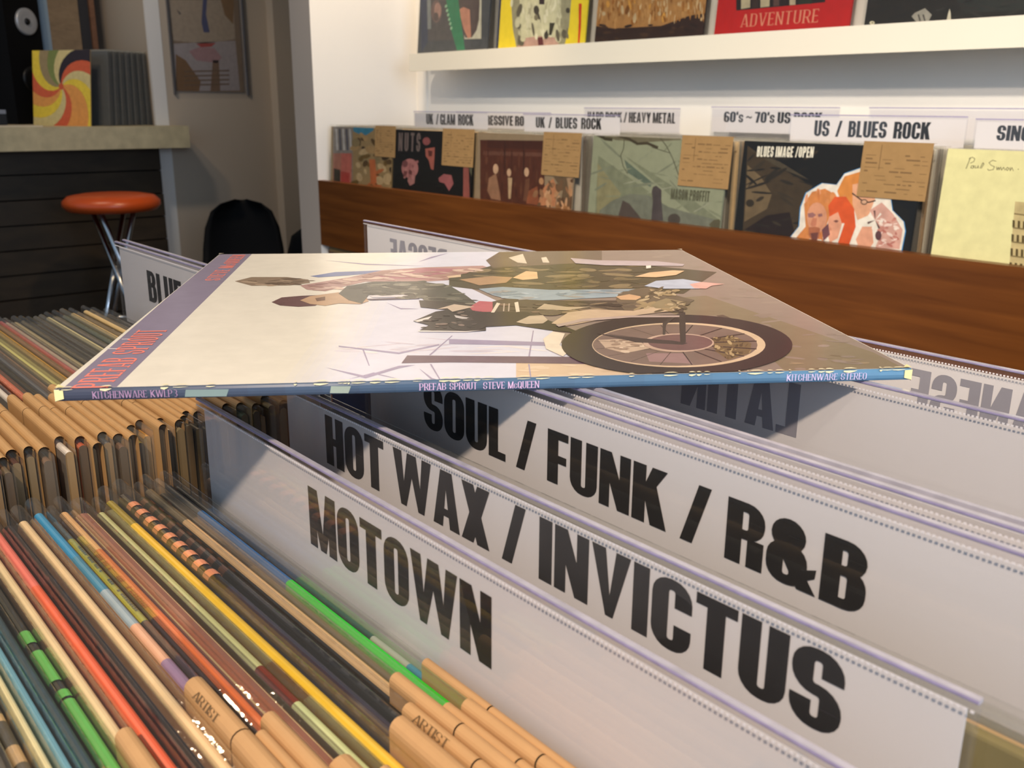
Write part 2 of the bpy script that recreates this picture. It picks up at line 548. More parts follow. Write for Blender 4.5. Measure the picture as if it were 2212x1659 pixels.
# ------------------------------------------------------------------ the room
def room():
    m = MB(); m.box(-6.6, -3.2, ZF - .05, 3.0, 3.6, ZF); struct('floor', m, MT['floor'])
    m = MB(); m.box(-6.6, -1.2, 1.75, 0.9, 3.6, 1.8); struct('ceiling', m, MT['ceiling'])
    m = MB(); m.box(-2.44, 1.69, ZF, 3.0, 1.79, 1.75); struct('wall_back', m, MT['white_paint'])
    # the partition: its end faces the shop, its right side closes the wall of records
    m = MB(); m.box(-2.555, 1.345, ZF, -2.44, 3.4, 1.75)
    m.mi[2] = m.mi[5] = 1                      # end and far side have a duller, darker tone than the rest
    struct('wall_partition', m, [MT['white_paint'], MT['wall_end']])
    m = MB(); m.box(-2.425, 1.684, ZF, -2.385, 1.69, .12); struct('trim_1', m, MT['white_paint'])
    # far room
    m = MB(); m.box(-5.3, -3.2, ZF, -5.2, 1.66, 1.75); struct('wall_left', m, MT['wall_grey'])
    m = MB(); m.box(-5.3, 1.665, ZF, -4.45, 3.4, 1.75); struct('wall_corner', m, MT['wall_beige'])
    m = MB(); m.box(-4.45, 3.3, ZF, -2.5, 3.4, 1.75); struct('wall_far', m, MT['wall_beige'])
    m = MB(); m.box(-4.47, 1.645, ZF, -4.448, 1.705, 1.75); struct('trim_2', m, MT['white_paint'])
    m = MB(); m.box(-4.45, 2.22, ZF, -4.38, 2.5, 1.75); struct('trim_3', m, MT['wall_beige'])


room()


# ------------------------------------------------------------------ wall bin unit with its wooden rail, and the shelf above
RAIL_Y, COV_Y = 1.345, 1.385


def wall_unit():
    t = thing('wall_record_bin', 'long wall bin with a brown wooden front rail below the white shelf', 'record bin', (-1.1, RAIL_Y, ZF))
    m = MB()
    zr0, zr1 = -.385, -.2035
    m.box(-1.34, 0, zr0 - ZF, 1.5, .022, zr1 - ZF)
    m.build('front_rail', MT['rail'], t)
    m = MB(); m.box(-1.34, .004, .0, 1.5, .34, .70); m.build('base_cabinet', MT['white_paint'], t)
    m = MB()
    m.box(-1.34, .022, .70, 1.5, .34, .718)
    m.build('bin_floor', MT['binwood'], t)
    for k in range(7):
        x = 1.1 - 2.395 + k * .352
        m = MB(); m.box(x - .004, .03, .718, x + .004, .34, .905)
        m.build('partition', MT['binwood'], t)
    return t


wall_unit()
ZBIN = .718 + ZF          # top of the bin floor (about -.40)


def shelf():
    t = thing('display_shelf', 'white ledge with a deep front lip, record sleeves standing on it', 'shelf', (-.9, 1.69, .1385))
    m = MB(); m.box(-1.41, -.105, -.02, 1.6, 0, 0); m.build('board', MT['shelf_white'], t)
    m = MB(); m.box(-1.41, -.115, -.047, 1.6, -.105, -.001); m.build('front_lip', MT['shelf_white'], t)


shelf()


# ------------------------------------------------------------------ record sleeves
def frame(loc, lean=0.0, yaw=0.0):
    """local basis of a standing sleeve: x along it, y into it, z up it"""
    return Matrix.Translation(loc) @ Matrix.Rotation(yaw, 4, 'Z') @ Matrix.Rotation(-lean, 4, 'X')


def px_local(Mt, k, pts, y=0.0):
    """picture points of a crop -> local (x, z) on the plane local y"""
    inv = Mt.inverted()
    o = inv @ Vector((0, 0, 0))
    out = []
    for x, y_ in pts:
        p = cp(k, x, y_)
        d = inv.to_3x3() @ ray(*p)
        q = o + d * ((y - o.y) / d.y)
        out.append((q.x, q.z))
    return out


def clip_rect(pts, x0, z0, x1, z1):
    def clip(P, inside, inter):
        out = []
        for i in range(len(P)):
            a, b = P[i - 1], P[i]
            if inside(b):
                if not inside(a): out.append(inter(a, b))
                out.append(b)
            elif inside(a): out.append(inter(a, b))
        return out

    def at(i, v):
        def g(a, b):
            t = (v - a[i]) / (b[i] - a[i])
            p = [a[0] + t * (b[0] - a[0]), a[1] + t * (b[1] - a[1])]
            p[i] = v
            return tuple(p)
        return g
    for i, v, sg in ((0, x0, 1), (0, x1, -1), (1, z0, 1), (1, z1, -1)):
        if len(pts) < 3: return []
        pts = clip(pts, lambda p: (p[i] - v) * sg >= 0, at(i, v))
    return pts


def ell(cx, cy, rx, ry, n=28, rot=0.0):
    c, s_ = math.cos(rot), math.sin(rot)
    return [(cx + rx * math.cos(2 * PI * k / n) * c - ry * math.sin(2 * PI * k / n) * s_,
             cy + rx * math.cos(2 * PI * k / n) * s_ + ry * math.sin(2 * PI * k / n) * c) for k in range(n)]


def film_cover(t, w, h, th, mat, x0=None, over=.006):
    """U of clear film round a sleeve: local x from x0, z from 0 to h + over"""
    m = MB()
    x0 = -w / 2 if x0 is None else x0
    r = th / 2 + .0003
    prof = [(-r, .004)] + [(-r, h + over - r)] + [(-r * math.cos(PI * k / 8), h + over - r + r * math.sin(PI * k / 8)) for k in range(1, 8)] + [(r, h + over - r), (r, .004)]
    A = [(x0, y, z) for y, z in prof]
    B = [(x0 + w, y, z) for y, z in prof]
    m.strip(A, B)
    m.face([(x0, y, z) for y, z in reversed(prof)])
    m.face([(x0 + w, y, z) for y, z in prof])
    return m.build('plastic_sleeve', mat, t)


def jacket_mesh(segs, h, th, face=None, end=None):
    """card sleeve with a rounded top edge; segs: (x0, x1, colour); face: the front sags away below the edge"""
    m = MB()
    r = th / 2
    rt_ = min(r, .0019) if face else r                # half width of the edge itself
    yc = r - rt_
    for (a, b, c) in segs:
        top = [(yc - rt_ * math.cos(PI * k / 6), h - rt_ * .8 + rt_ * .8 * math.sin(PI * k / 6)) for k in range(7)]
        m.strip([(a, y, z) for y, z in top], [(b, y, z) for y, z in top], c)
        if face:
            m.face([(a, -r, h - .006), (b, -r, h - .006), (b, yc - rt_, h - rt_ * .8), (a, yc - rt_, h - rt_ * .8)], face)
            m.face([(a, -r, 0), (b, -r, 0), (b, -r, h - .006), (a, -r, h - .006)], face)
        else:
            m.face([(a, -r, 0), (b, -r, 0), (b, -r, h - r * .8), (a, -r, h - r * .8)], c)
        m.face([(b, r, 0), (a, r, 0), (a, r, h - rt_ * .8), (b, r, h - rt_ * .8)], face or c)
    for x, c, fl in ((segs[0][0], segs[0][2], 1), (segs[-1][1], segs[-1][2], 0)):
        P = [(x, -r, 0)] + ([(x, -r, h - .006)] if face else []) + [(x, yc - rt_ * math.cos(PI * k / 6), h - rt_ * .8 + rt_ * .8 * math.sin(PI * k / 6)) for k in range(7)] + [(x, r, 0)]
        m.face(P[::-1] if fl else P, end or c)
    return m


def record(label, xl, y, ztop, segs, th=.0036, w=.315, yaw=0.0, lab=None, zfloor=-.49, film_m='film', group=None, face=None, marks=None, over=.006, lab_end=None, end=None, lab_text=None, lab_m='kraft'):
    """segs: fractions (f0, f1, srgb) along the top; lab: world x where the folded paper label starts"""
    h = ztop - zfloor - over
    t = thing('vinyl_record', label, 'record', (xl + w / 2 * math.cos(yaw), y + w / 2 * math.sin(yaw), zfloor), (0, 0, yaw), group)
    sg = [(-w / 2 + f0 * w, -w / 2 + f1 * w, rgb(c, 1.15)) for f0, f1, c in segs]
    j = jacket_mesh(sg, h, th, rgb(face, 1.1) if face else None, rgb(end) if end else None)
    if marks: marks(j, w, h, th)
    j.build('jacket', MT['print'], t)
    film_cover(t, w + .009, h, th, MT[film_m], -w / 2 - .005, over)
    if lab is not None:
        m = MB()
        a = (lab - xl) - w / 2
        b = w / 2 - .012 if lab_end is None else (lab_end - xl) - w / 2
        r = th / 2 + .0005
        top = h + over + .0008
        dz = .075
        for (u, v) in ((a, a + .0135 * 2.4), (a + .0135 * 2.4 + .0006, b)):
            if v <= u: continue
            prof = [(-r, top - dz)] + [(-r * math.cos(PI * k / 8), top - r + r * math.sin(PI * k / 8)) for k in range(9)] + [(r, top - dz)]
            m.strip([(u, yy, z) for yy, z in prof], [(v, yy, z) for yy, z in prof])
        lo = m.build('paper_label', MT[lab_m], t)
        if lab_text:
            tx, u0, u1 = lab_text
            m = MB()
            q = (r + .0003) * .7071
            fz = lambda u, v, l: (u, -q + v * .7071, top - r + q + v * .7071)
            put_text(m, SERIF, tx, a + u0, a + u1, -.0015, .0010, fz, 0)
            m.build('lettering', MT['line'], lo)
    return t


def near_bin():
    K = lambda *a: a
    W1 = .315

    def checks(j, w, h, th):
        for k in range(9):
            x = -w / 2 + .012 + k * .0105
            top = [(-(th / 2 + .0002) * math.cos(PI * q / 6), h - th * .4 + .0003 + th * .42 * math.sin(PI * q / 6)) for q in range(7)]
            j.strip([(x, y, z) for y, z in top], [(x + .0052, y, z) for y, z in top], rgb((222, 142, 104), 1.2))

    def dashes(j, w, h, th):
        for a, b in ((.30, .33), (.35, .42), (.44, .455), (.46, .60), (.62, .67), (.70, .80)):
            top = [(-(th / 2 + .0002) * math.cos(PI * q / 6), h - th * .4 + .0003 + th * .42 * math.sin(PI * q / 6)) for q in range(7)]
            j.strip([(-w / 2 + a * w, y, z) for y, z in top], [(-w / 2 + b * w, y, z) for y, z in top], rgb((92, 178, 76), 1.2))
    def ticks(j, w, h, th):
        rr = random.Random(2)
        x = -w / 2 + .03
        while x < -w / 2 + .1:
            a_ = rr.uniform(.0006, .0016)
            if rr.random() < .75: j.face([(x, -.0004, h + .0002), (x + a_, -.0004, h + .0002), (x + a_, .0008, h + .0003), (x, .0008, h + .0003)], rgb((90, 80, 20)))
            x += a_ + .0006

    def stripes(j, w, h, th):
        for yy, c in ((-.0030, (210, 190, 140)), (.0012, (206, 184, 132))):
            j.strip([(-w / 2, yy, h - .0012), (-w / 2, yy + .0011, h - .0006)], [(w / 2, yy, h - .0012), (w / 2, yy + .0011, h - .0006)], rgb(c, 1.2))

    R_ = [  # label, left x, y, z top, segments, options
        ('record with blue and white edge right under the frontmost header divider', -.424, .1506, -.169, [(0, .3, (34, 36, 40)), (.3, .55, (40, 52, 70)), (.55, .62, (190, 186, 182)), (.62, 1, (70, 140, 186))], dict(lab=-.219, th=.0024)),
        ('record with bright green and blue edge in the near bin', -.424, .1463, -.1675, [(0, .12, (36, 44, 58)), (.12, .385, (42, 108, 176)), (.385, 1, (38, 224, 50))], dict(lab=-.192, th=.0038)),
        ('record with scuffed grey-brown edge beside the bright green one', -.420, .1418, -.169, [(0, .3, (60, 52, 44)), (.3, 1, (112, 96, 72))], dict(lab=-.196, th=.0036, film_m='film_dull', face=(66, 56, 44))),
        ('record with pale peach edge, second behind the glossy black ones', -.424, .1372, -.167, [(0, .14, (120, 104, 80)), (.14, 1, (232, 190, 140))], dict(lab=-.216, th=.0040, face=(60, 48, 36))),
        ('record with plain glossy black edge in the near bin', -.419, .1323, -.168, [(0, .12, (70, 64, 34)), (.12, 1, (18, 18, 20))], dict(lab_text=('ARTIST', .006, .022), lab=-.202, th=.0036)),
        ('record with peach and black chequered edge turning dark purple', -.423, .1250, -.166, [(0, .1, (44, 38, 38)), (.1, .36, (30, 28, 30)), (.36, 1, (44, 36, 52))], dict(lab=-.196, th=.0054, marks=checks)),
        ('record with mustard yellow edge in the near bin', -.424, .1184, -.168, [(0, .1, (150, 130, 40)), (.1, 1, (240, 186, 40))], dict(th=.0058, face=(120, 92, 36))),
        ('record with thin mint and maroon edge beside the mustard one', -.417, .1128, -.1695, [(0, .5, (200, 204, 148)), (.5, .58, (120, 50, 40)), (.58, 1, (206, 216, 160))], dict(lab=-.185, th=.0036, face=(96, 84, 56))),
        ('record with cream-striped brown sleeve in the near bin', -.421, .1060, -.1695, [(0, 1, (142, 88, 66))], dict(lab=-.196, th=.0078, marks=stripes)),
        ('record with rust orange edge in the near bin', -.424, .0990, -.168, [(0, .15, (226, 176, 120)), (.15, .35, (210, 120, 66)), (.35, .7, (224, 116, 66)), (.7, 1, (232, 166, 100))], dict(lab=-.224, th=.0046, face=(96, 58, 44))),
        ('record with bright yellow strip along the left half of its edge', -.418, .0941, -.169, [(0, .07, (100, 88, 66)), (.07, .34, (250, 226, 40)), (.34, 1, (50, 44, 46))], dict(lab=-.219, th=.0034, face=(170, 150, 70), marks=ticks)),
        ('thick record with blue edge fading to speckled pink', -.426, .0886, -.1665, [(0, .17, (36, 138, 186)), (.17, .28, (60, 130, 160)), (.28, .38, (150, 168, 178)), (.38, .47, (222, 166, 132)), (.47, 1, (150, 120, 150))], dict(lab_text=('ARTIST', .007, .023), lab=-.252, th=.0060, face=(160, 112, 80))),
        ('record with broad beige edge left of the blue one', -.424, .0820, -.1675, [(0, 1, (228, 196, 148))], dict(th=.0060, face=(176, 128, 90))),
        ('record with black edge between beige and orange-red ones', -.424, .0766, -.168, [(0, 1, (38, 34, 38))], dict(th=.0040)),
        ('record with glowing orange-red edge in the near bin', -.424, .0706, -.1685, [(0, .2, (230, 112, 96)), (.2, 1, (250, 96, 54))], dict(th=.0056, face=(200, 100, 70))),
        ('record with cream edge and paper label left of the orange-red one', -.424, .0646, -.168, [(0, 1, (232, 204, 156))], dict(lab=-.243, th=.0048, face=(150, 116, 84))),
        ('record with black and green dashed edge', -.424, .0593, -.169, [(0, 1, (34, 32, 24))], dict(th=.0044, marks=dashes)),
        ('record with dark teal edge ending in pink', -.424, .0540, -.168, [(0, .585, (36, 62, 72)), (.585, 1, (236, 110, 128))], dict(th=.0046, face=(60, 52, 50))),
        ('record with sky blue edge in the near bin', -.424, .0494, -.168, [(0, 1, (116, 178, 200))], dict(th=.0034)),
        ('record with cream edge nearest the front of the near bin', -.424, .0453, -.168, [(0, 1, (232, 218, 166))], dict(th=.0030)),
        ('record with worn dark brown edge flecked with tan', -.424, .0406, -.169, [(0, .44, (70, 62, 50)), (.44, .455, (196, 164, 116)), (.455, .5, (74, 66, 50)), (.5, .53, (190, 156, 110)), (.53, .6, (88, 76, 56)), (.6, .64, (196, 166, 116)), (.64, 1, (84, 74, 56))], dict(th=.0040)),
        ('record in dull grey sleeve at the front left of near bin', -.424, .0356, -.169, [(0, 1, (70, 66, 60))], dict(th=.0034, film_m='film_dull')),
        ('record in dark grey sleeve frontmost in near bin', -.424, .0310, -.169, [(0, 1, (52, 50, 46))], dict(th=.0034)),
        # behind the first two header dividers
        ('record with reddish brown edge just behind the frontmost header divider', -.410, .1610, -.163, [(0, 1, (118, 84, 60))], dict(th=.0034)),
        ('record with dark brown edge second behind the frontmost header divider', -.408, .1668, -.163, [(0, 1, (66, 54, 44))], dict(th=.0036)),
        ('record with olive edge third behind the frontmost header divider', -.406, .1724, -.162, [(0, 1, (96, 86, 60))], dict(th=.0036)),
        ('record with tan edge just in front of the second header divider', -.402, .1785, -.163, [(0, 1, (124, 98, 66))], dict(th=.0036)),
        ('record in yellowish sleeve just behind the second header divider', -.372, .1945, -.1245, [(0, 1, (120, 108, 66))], dict(th=.0034)),
        ('record with tan edge second behind the second header divider', -.376, .2010, -.1280, [(0, 1, (196, 160, 110))], dict(th=.0036)),
        ('record in grey sleeve in front of the third header divider', -.376, .2075, -.1300, [(0, 1, (120, 118, 110))], dict(th=.0034)),
        ('record with navy edge peeking out left of the SOUL divider', -.412, .2310, -.124, [(0, 1, (26, 48, 92))], dict(th=.0036)),
    ]
    order = sorted(R_, key=lambda q: q[2])
    for _ in range(40):                      # neighbours must not press into each other
        for p, q in zip(order[:-1], order[1:]):
            over_ = (p[5]['th'] + q[5]['th']) / 2 + .0012 - abs(p[2] - q[2])
            if over_ > 0:
                k_ = over_ / (p[5]['th'] + q[5]['th'])
                p[5]['th'] *= 1 - k_
                q[5]['th'] *= 1 - k_
    for lab_, xl, y, zt, sg, kw in R_: record(lab_, xl, y, zt, sg, **kw)


near_bin()


def left_bin():
    tan = (206, 164, 110)
    L = [((66, 54, 50), 'brownish black'), ((150, 90, 60), 'dull copper'), ((120, 104, 80), 'khaki'), ((90, 60, 50), 'chestnut'), ((70, 66, 60), 'charcoal'),
         ((130, 100, 76), 'fawn'), ((226, 216, 204), 'thin white'), ((196, 100, 66), 'burnt orange'), ((116, 108, 84), 'grey olive'), ((64, 68, 74), 'slate'),
         ((126, 96, 76), 'reddish brown'), ((206, 200, 120), 'pale lemon'), ((190, 176, 72), 'olive yellow'), ((218, 160, 72), 'golden orange'), ((160, 80, 80), 'dusty red'),
         ((228, 214, 186), 'ivory'), ((140, 128, 98), 'stone'), ((84, 80, 72), 'smoky'), ((76, 72, 68), 'dark grey'), ((92, 90, 82), 'ash grey'), ((62, 58, 56), 'soot'),
         ((206, 196, 150), 'white-lined olive'), ((66, 60, 88), 'navy'), ((116, 128, 96), 'thin green'), ((216, 184, 126), 'cream'), ((210, 180, 124), 'buff'), ((218, 188, 132), 'butter'),
         ((84, 80, 70), 'pewter'), ((70, 66, 58), 'sooty brown')]
    ys = [.0755, .0815, .0870, .0925, .0985, .1045, .1150, .1215, .1268, .1322, .1385, .1440, .1490, .1545, .1590,
          .1645, .1700, .1752, .1803, .1852, .1900, .1948, .2000, .2055, .2110, .2165, .2220, .2300, .2380]
    for k, ((c, nm), y) in enumerate(zip(L, ys)):
        jx = random.uniform(-.006, .006)
        zt = -.158 + random.uniform(-.002, .002)
        xl = -.792 + jx
        where = 'under the loose album corner' if y > .17 else ('close to the front' if y < .11 else 'in the middle of the stack')
        gap_ = min([abs(y - q) for q in ys if q != y])
        th = min(random.choice((.0036, .0040, .0046)), gap_ - .0011)
        if y < .168:
            labx = -.565 + random.uniform(-.016, .022)
        else:
            labx = -.575 + random.uniform(-.02, .02)
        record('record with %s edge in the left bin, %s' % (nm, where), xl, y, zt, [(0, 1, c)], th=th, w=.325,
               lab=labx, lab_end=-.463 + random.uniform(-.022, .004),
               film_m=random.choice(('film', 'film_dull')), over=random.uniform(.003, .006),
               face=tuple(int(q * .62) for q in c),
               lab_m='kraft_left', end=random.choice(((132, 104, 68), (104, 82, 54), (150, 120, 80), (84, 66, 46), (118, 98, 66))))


left_bin()


# ------------------------------------------------------------------ header dividers
def divider(label, xl, xr, y, ztop, text, tx0, tx1, tz0, tz1, yaw=0.0, back=False, cardl=.016, zfloor=-.49, cardh=.062, th=.0018, seam=True, cardr=.003):
    """clear panel with a white header card; back=True: it faces the far side and its print shows through, mirrored"""
    t = thing('header_divider', label, 'divider', (xl, y, zfloor), (0, 0, yaw))
    w = (xr - xl) / math.cos(yaw)
    h = ztop - zfloor
    m = MB(); m.box(0, -th / 2, 0, w, th / 2, h - .0012)
    m.build('clear_panel', MT['acrylic'], t)
    m = MB(); m.box(0, -th / 2, h - .0012, w, th / 2, h)
    m.build('top_edge', MT['edge'], t)
    cy = th / 2 + .0002
    m = MB()
    cx0, cx1 = cardl, w - cardr
    m.box(cx0, cy, h - .0045 - cardh, cx1, cy + .0005, h - .0045)
    m.build('header_card', MT['card'], t)
    if seam:
        m = MB()
        m.box(0, -th / 2 - .0003, h - .0009, w, -th / 2, h - .0003)
        m.build('seam', MT['seam'], t)
        m = MB()
        n = int(w / .0015)
        for k in range(n):
            m.box(k * .0015, -th / 2 - .0002, h - .0036, k * .0015 + .0008, -th / 2, h - .0030)
        m.build('perforation', MT['perf'], t)
    m = MB()
    if text:
        yy = cy - .00012
        put_text(m, BOLD, text, tx0 - xl, tx1 - xl, tz0 - zfloor, tz1 - zfloor, lambda u, v, l: (u, yy - l * .00006, v), 0)
        m.build('lettering', MT['ghost' if back else 'ink'], t)
    return t


def dividers():
    r = math.radians
    divider('frontmost white header divider, partly covering the coloured records', -.400, -.060, .1550, -.1257, 'MOTOWN', -.3025, -.1925, -.1612, -.1372, 0, cardl=.003)
    divider('white header divider with a slash, second from front of near bin', -.394, -.0685, .187, -.120, 'HOT WAX / INVICTUS', -.346, -.0995, -.1490, -.1268, r(.4), cardl=.014)
    divider('white header divider lettered SOUL / FUNK / R&B', -.372, -.046, .225, -.1003, 'SOUL / FUNK / R&B', -.326, -.1155, -.1352, -.1145, 0, cardl=.002)
    divider('white header divider just behind the one lettered SOUL', -.372, -.046, .2385, -.1003, None, 0, 0, 0, 0, 0, cardl=.002)
    divider('clear-edged divider between SOUL and the back of LATIN', -.372, -.046, .2435, -.1003, None, 0, 0, 0, 0, 0, seam=False)
    divider('header divider seen from behind, LATIN showing through reversed', -.372, -.046, .3305, -.1003, 'LATIN', -.208, -.270, -.1316, -.1086, 0, back=True)
    divider('header divider seen from behind, JAPANESE showing through reversed', -.372, -.046, .413, -.1055, 'JAPANESE', -.108, -.203, -.1365, -.1145, 0, back=True)
    divider('white header divider lettered BLUES in the left bin', -.801, -.476, .254, -.1075, 'BLUES', -.741, -.655, -.1480, -.1235, r(.5), cardl=.003)
    divider('plain divider directly behind the BLUES one', -.797, -.472, .259, -.1060, None, 0, 0, 0, 0, r(.5), cardl=.003)
    divider('header divider seen from behind, REGGAE showing through reversed', -.791, -.466, .4835, -.1052, 'REGGAE', -.655, -.747, -.1400, -.1180, r(-1.4), back=True, cardl=.003)


dividers()


def island():
    t = thing('record_bin_island', 'wooden double-sided record bin island below the loose album', 'record bin', (-.44, .28, ZF))
    z0 = -.50 - ZF
    m = MB(); m.box(-.42, -.31, z0 - .02, .43, .31, z0 + .0095); m.build('bin_floor', MT['binwood'], t)
    m = MB(); m.box(-.42, -.33, .08, .43, -.31, z0 + .24); m.build('front_panel', MT['rail'], t)
    m = MB(); m.box(-.42, .31, .08, .43, .33, z0 + .24); m.build('back_panel', MT['rail'], t)
    for x in (-.42, .415):
        m = MB(); m.box(x, -.31, z0 + .0095, x + .015, .31, z0 + .24); m.build('side_panel', MT['rail'], t)
    m = MB(); m.box(-.008, -.31, z0 + .0095, .004, .31, z0 + .24); m.build('partition', MT['binwood'], t)
    m = MB(); m.box(-.405, .0, z0 + .0095, .415, .012, z0 + .24); m.build('partition', MT['binwood'], t)
    for x in (-.40, .39):
        for y in (-.3, .28):
            m = MB(); m.box(x, y, 0, x + .03, y + .03, z0 - .02); m.build('leg', MT['binwood'], t)
    return t


island()


# ------------------------------------------------------------------ the loose album lying on the dividers
def album():
    zt, th, S = -.0955, .0046, .3145
    a = Vector((-.3415, .0815)); b = Vector((-.1675, .3415))
    yaw = math.atan2(b.y - a.y, b.x - a.x)
    c = (a + b) / 2 + Vector((-math.sin(yaw), math.cos(yaw))) * S / 2
    c = Vector((-.3868, .3008))
    t = thing('record_album', 'worn record album with motorcycle picture lying flat across the dividers', 'record', (c.x, c.y, zt - th), (0, 0, yaw))
    Mt = Matrix.Translation((c.x, c.y, zt - th)) @ Matrix.Rotation(yaw, 4, 'Z')
    inv = Mt.inverted()
    hs = S / 2
    m = MB()
    K = 1.12
    cl = lambda q: rgb(q, K)
    # card body: rounded spine at y=-hs, open sides
    def prof(x):
        P = []
        for k in range(7):
            an = PI / 2 + PI * k / 6
            P.append((x, -hs + .0012 + math.cos(an) * .0012, th / 2 + math.sin(an) * th / 2))
        return P
    n = 24
    for i in range(n):
        x0, x1 = -hs + S * i / n, -hs + S * (i + 1) / n
        q = (i + .5) / n
        sp = [66 + (88 - 66) * q, 70 + (130 - 70) * q, 86 + (162 - 86) * q]
        m.strip(prof(x1), prof(x0), cl(sp))
    m.face([(-hs, -hs + .0012, th), (hs, -hs + .0012, th), (hs, hs, th), (-hs, hs, th)], cl((222, 216, 202)))
    m.face([(-hs, hs, 0), (hs, hs, 0), (hs, -hs + .0012, 0), (-hs, -hs + .0012, 0)], cl((190, 190, 196)))
    m.face([(hs, -hs, 0), (hs, hs, 0), (hs, hs, th), (hs, -hs, th)], cl((196, 186, 166)))
    m.face([(-hs, hs, 0), (-hs, -hs, 0), (-hs, -hs, th), (-hs, hs, th)], cl((206, 198, 180)))
    m.face([(hs, hs, 0), (-hs, hs, 0), (-hs, hs, th), (hs, hs, th)], cl((196, 186, 166)))
    f = lambda u, v, l: (u, v, th + .00002 * l)

    def loc(k, pts):
        out = []
        for x, y in pts:
            p = atz(*cp(k, x, y), zt)
            q = inv @ p
            out.append((q.x, q.y))
        return out

    todo = []

    def A(k, pts, col, lay):
        P = clip_rect(loc(k, pts), -hs + .0003, -hs + .0014, hs - .0003, hs - .0003)
        if len(P) >= 3: todo.append((lay, len(todo), P, rgb(col, K, 1.0 if lay <= 4 else 2.6)))

    def inside(p, poly):
        c_ = False
        for i in range(len(poly)):
            (x0, y0), (x1, y1) = poly[i - 1], poly[i]
            if (y0 > p[1]) != (y1 > p[1]) and p[0] < (x1 - x0) * (p[1] - y0) / (y1 - y0) + x0: c_ = not c_
        return c_

    def dabs(k, region, n, rx, ry, cols, lay, seed, rot=.12):
        rr_ = random.Random(seed)
        xs = [p[0] for p in region]; ys_ = [p[1] for p in region]
        done, tries = 0, 0
        while done < n and tries < n * 12:
            tries += 1
            p = (rr_.uniform(min(xs), max(xs)), rr_.uniform(min(ys_), max(ys_)))
            if not inside(p, region): continue
            done += 1
            A(k, ell(p[0], p[1], rx * rr_.uniform(.4, 1.3), ry * rr_.uniform(.4, 1.3), 8, rr_.uniform(-rot, rot)), rr_.choice(cols), lay + (done % 3) / 3)
    # band along the left edge
    A('px', [(100, 870), (480, 540), (553, 540), (236, 852)], (134, 126, 146), 2)
    # bluish haze in the middle of the sky, ground on the right
    for q in range(9):
        d_ = (8 - q) * 46
        A('PL', [(600 - d_, 860), (820 - d_, 560), (1010 - d_, 180), (1300 - d_, 20), (2212, 20), (2212, 900), (640 - d_, 900)], [222 + (206 - 222) * q / 8, 216 + (206 - 216) * q / 8, 202 + (220 - 202) * q / 8], 1)
    A('PW', [(-150, 20), (760, 20), (2212, 730), (2212, 800), (180, 860), (120, 700), (-40, 480), (-500, 260)], (138, 122, 112), 2)
    A('PW', [(520, 330), (900, 300), (1900, 640), (2130, 760), (1400, 780), (1250, 640)], (128, 114, 92), 3)
    A('PL', [(1700, 700), (2212, 700), (2500, 760), (2700, 880), (1700, 890)], (206, 180, 152), 3)
    # faint branches
    for q in ([(560, 730), (800, 780), (1000, 720), (1100, 715), (1000, 735), (800, 795)], [(640, 600), (1000, 640), (1240, 590), (1240, 598), (1000, 650), (640, 606)],
              [(700, 800), (850, 760), (1000, 800), (850, 768)], [(560, 90), (800, 110), (1160, 125), (800, 116)], [(1115, 100), (1190, 70), (1300, 45), (1200, 76)],
              [(920, 340), (1010, 375), (1120, 380), (1010, 382)], [(780, 620), (820, 720), (826, 720), (790, 620)], [(1180, 655), (1315, 540), (1322, 540), (1190, 657)],
              [(1120, 735), (1190, 800), (1245, 806), (1200, 794)], [(1185, 710), (1240, 800), (1248, 800), (1195, 710)], [(1772, 670), (1800, 510), (1806, 510), (1782, 670)],
              [(1772, 710), (1785, 800), (1793, 800), (1780, 710)], [(1300, 560), (1900, 580), (1880, 600), (1300, 590)]):
        A('PL', q, (150, 140, 168), 4.9)
    # the post
    A('PL', [(1015, 705), (1050, 658), (1300, 660), (2212, 668), (2300, 712), (1700, 704), (1300, 700)], (98, 76, 92), 5)
    # riders: two figures bent over the machine
    A('PL', [(20, 215), (120, 190), (330, 190), (460, 205), (470, 225), (350, 240), (120, 242)], (140, 122, 104), 5)
    A('PL', [(470, 185), (620, 160), (900, 150), (940, 158), (700, 180), (520, 192)], (112, 122, 160), 5)
    A('PL', [(410, 240), (560, 215), (700, 192), (900, 150), (1150, 132), (1500, 122), (1560, 140), (1500, 175), (1350, 205), (1150, 218), (800, 218), (700, 240), (560, 275), (450, 265)], (172, 138, 132), 6)
    A('PL', [(860, 165), (1150, 136), (1380, 140), (1340, 175), (1200, 205), (900, 200)], (166, 112, 120), 7)
    A('PL', [(1300, 195), (1560, 120), (2212, 95), (2900, 160), (2700, 290), (2212, 270), (1900, 275), (1620, 255), (1470, 265), (1300, 245)], (80, 71, 54), 6)
    A('PL', [(1600, 40), (2212, 30), (2212, 100), (1560, 135), (1520, 90)], (112, 96, 82), 7)
    A('PL', [(1655, 75), (1740, 52), (1765, 110), (1710, 105)], (206, 192, 174), 8)
    A('PL', [(1850, 75), (1880, 70), (1900, 105), (1860, 104)], (206, 192, 174), 8)
    A('PL', [(1360, 205), (1560, 185), (1680, 192), (1640, 225), (1480, 240)], (168, 136, 104), 8)
    A('PL', [(1680, 195), (1760, 155), (1825, 160), (1830, 200), (1740, 208)], (212, 176, 134), 8)
    A('PL', [(1280, 185), (1370, 176), (1370, 190), (1300, 196)], (206, 180, 150), 8)
    A('PL', [(240, 340), (300, 312), (420, 302), (520, 298), (560, 330), (500, 362), (400, 368), (290, 360)], (104, 78, 78), 7)
    A('PL', [(410, 330), (470, 305), (640, 282), (800, 300), (820, 335), (770, 352), (640, 348), (560, 362), (470, 352)], (184, 152, 122), 8)
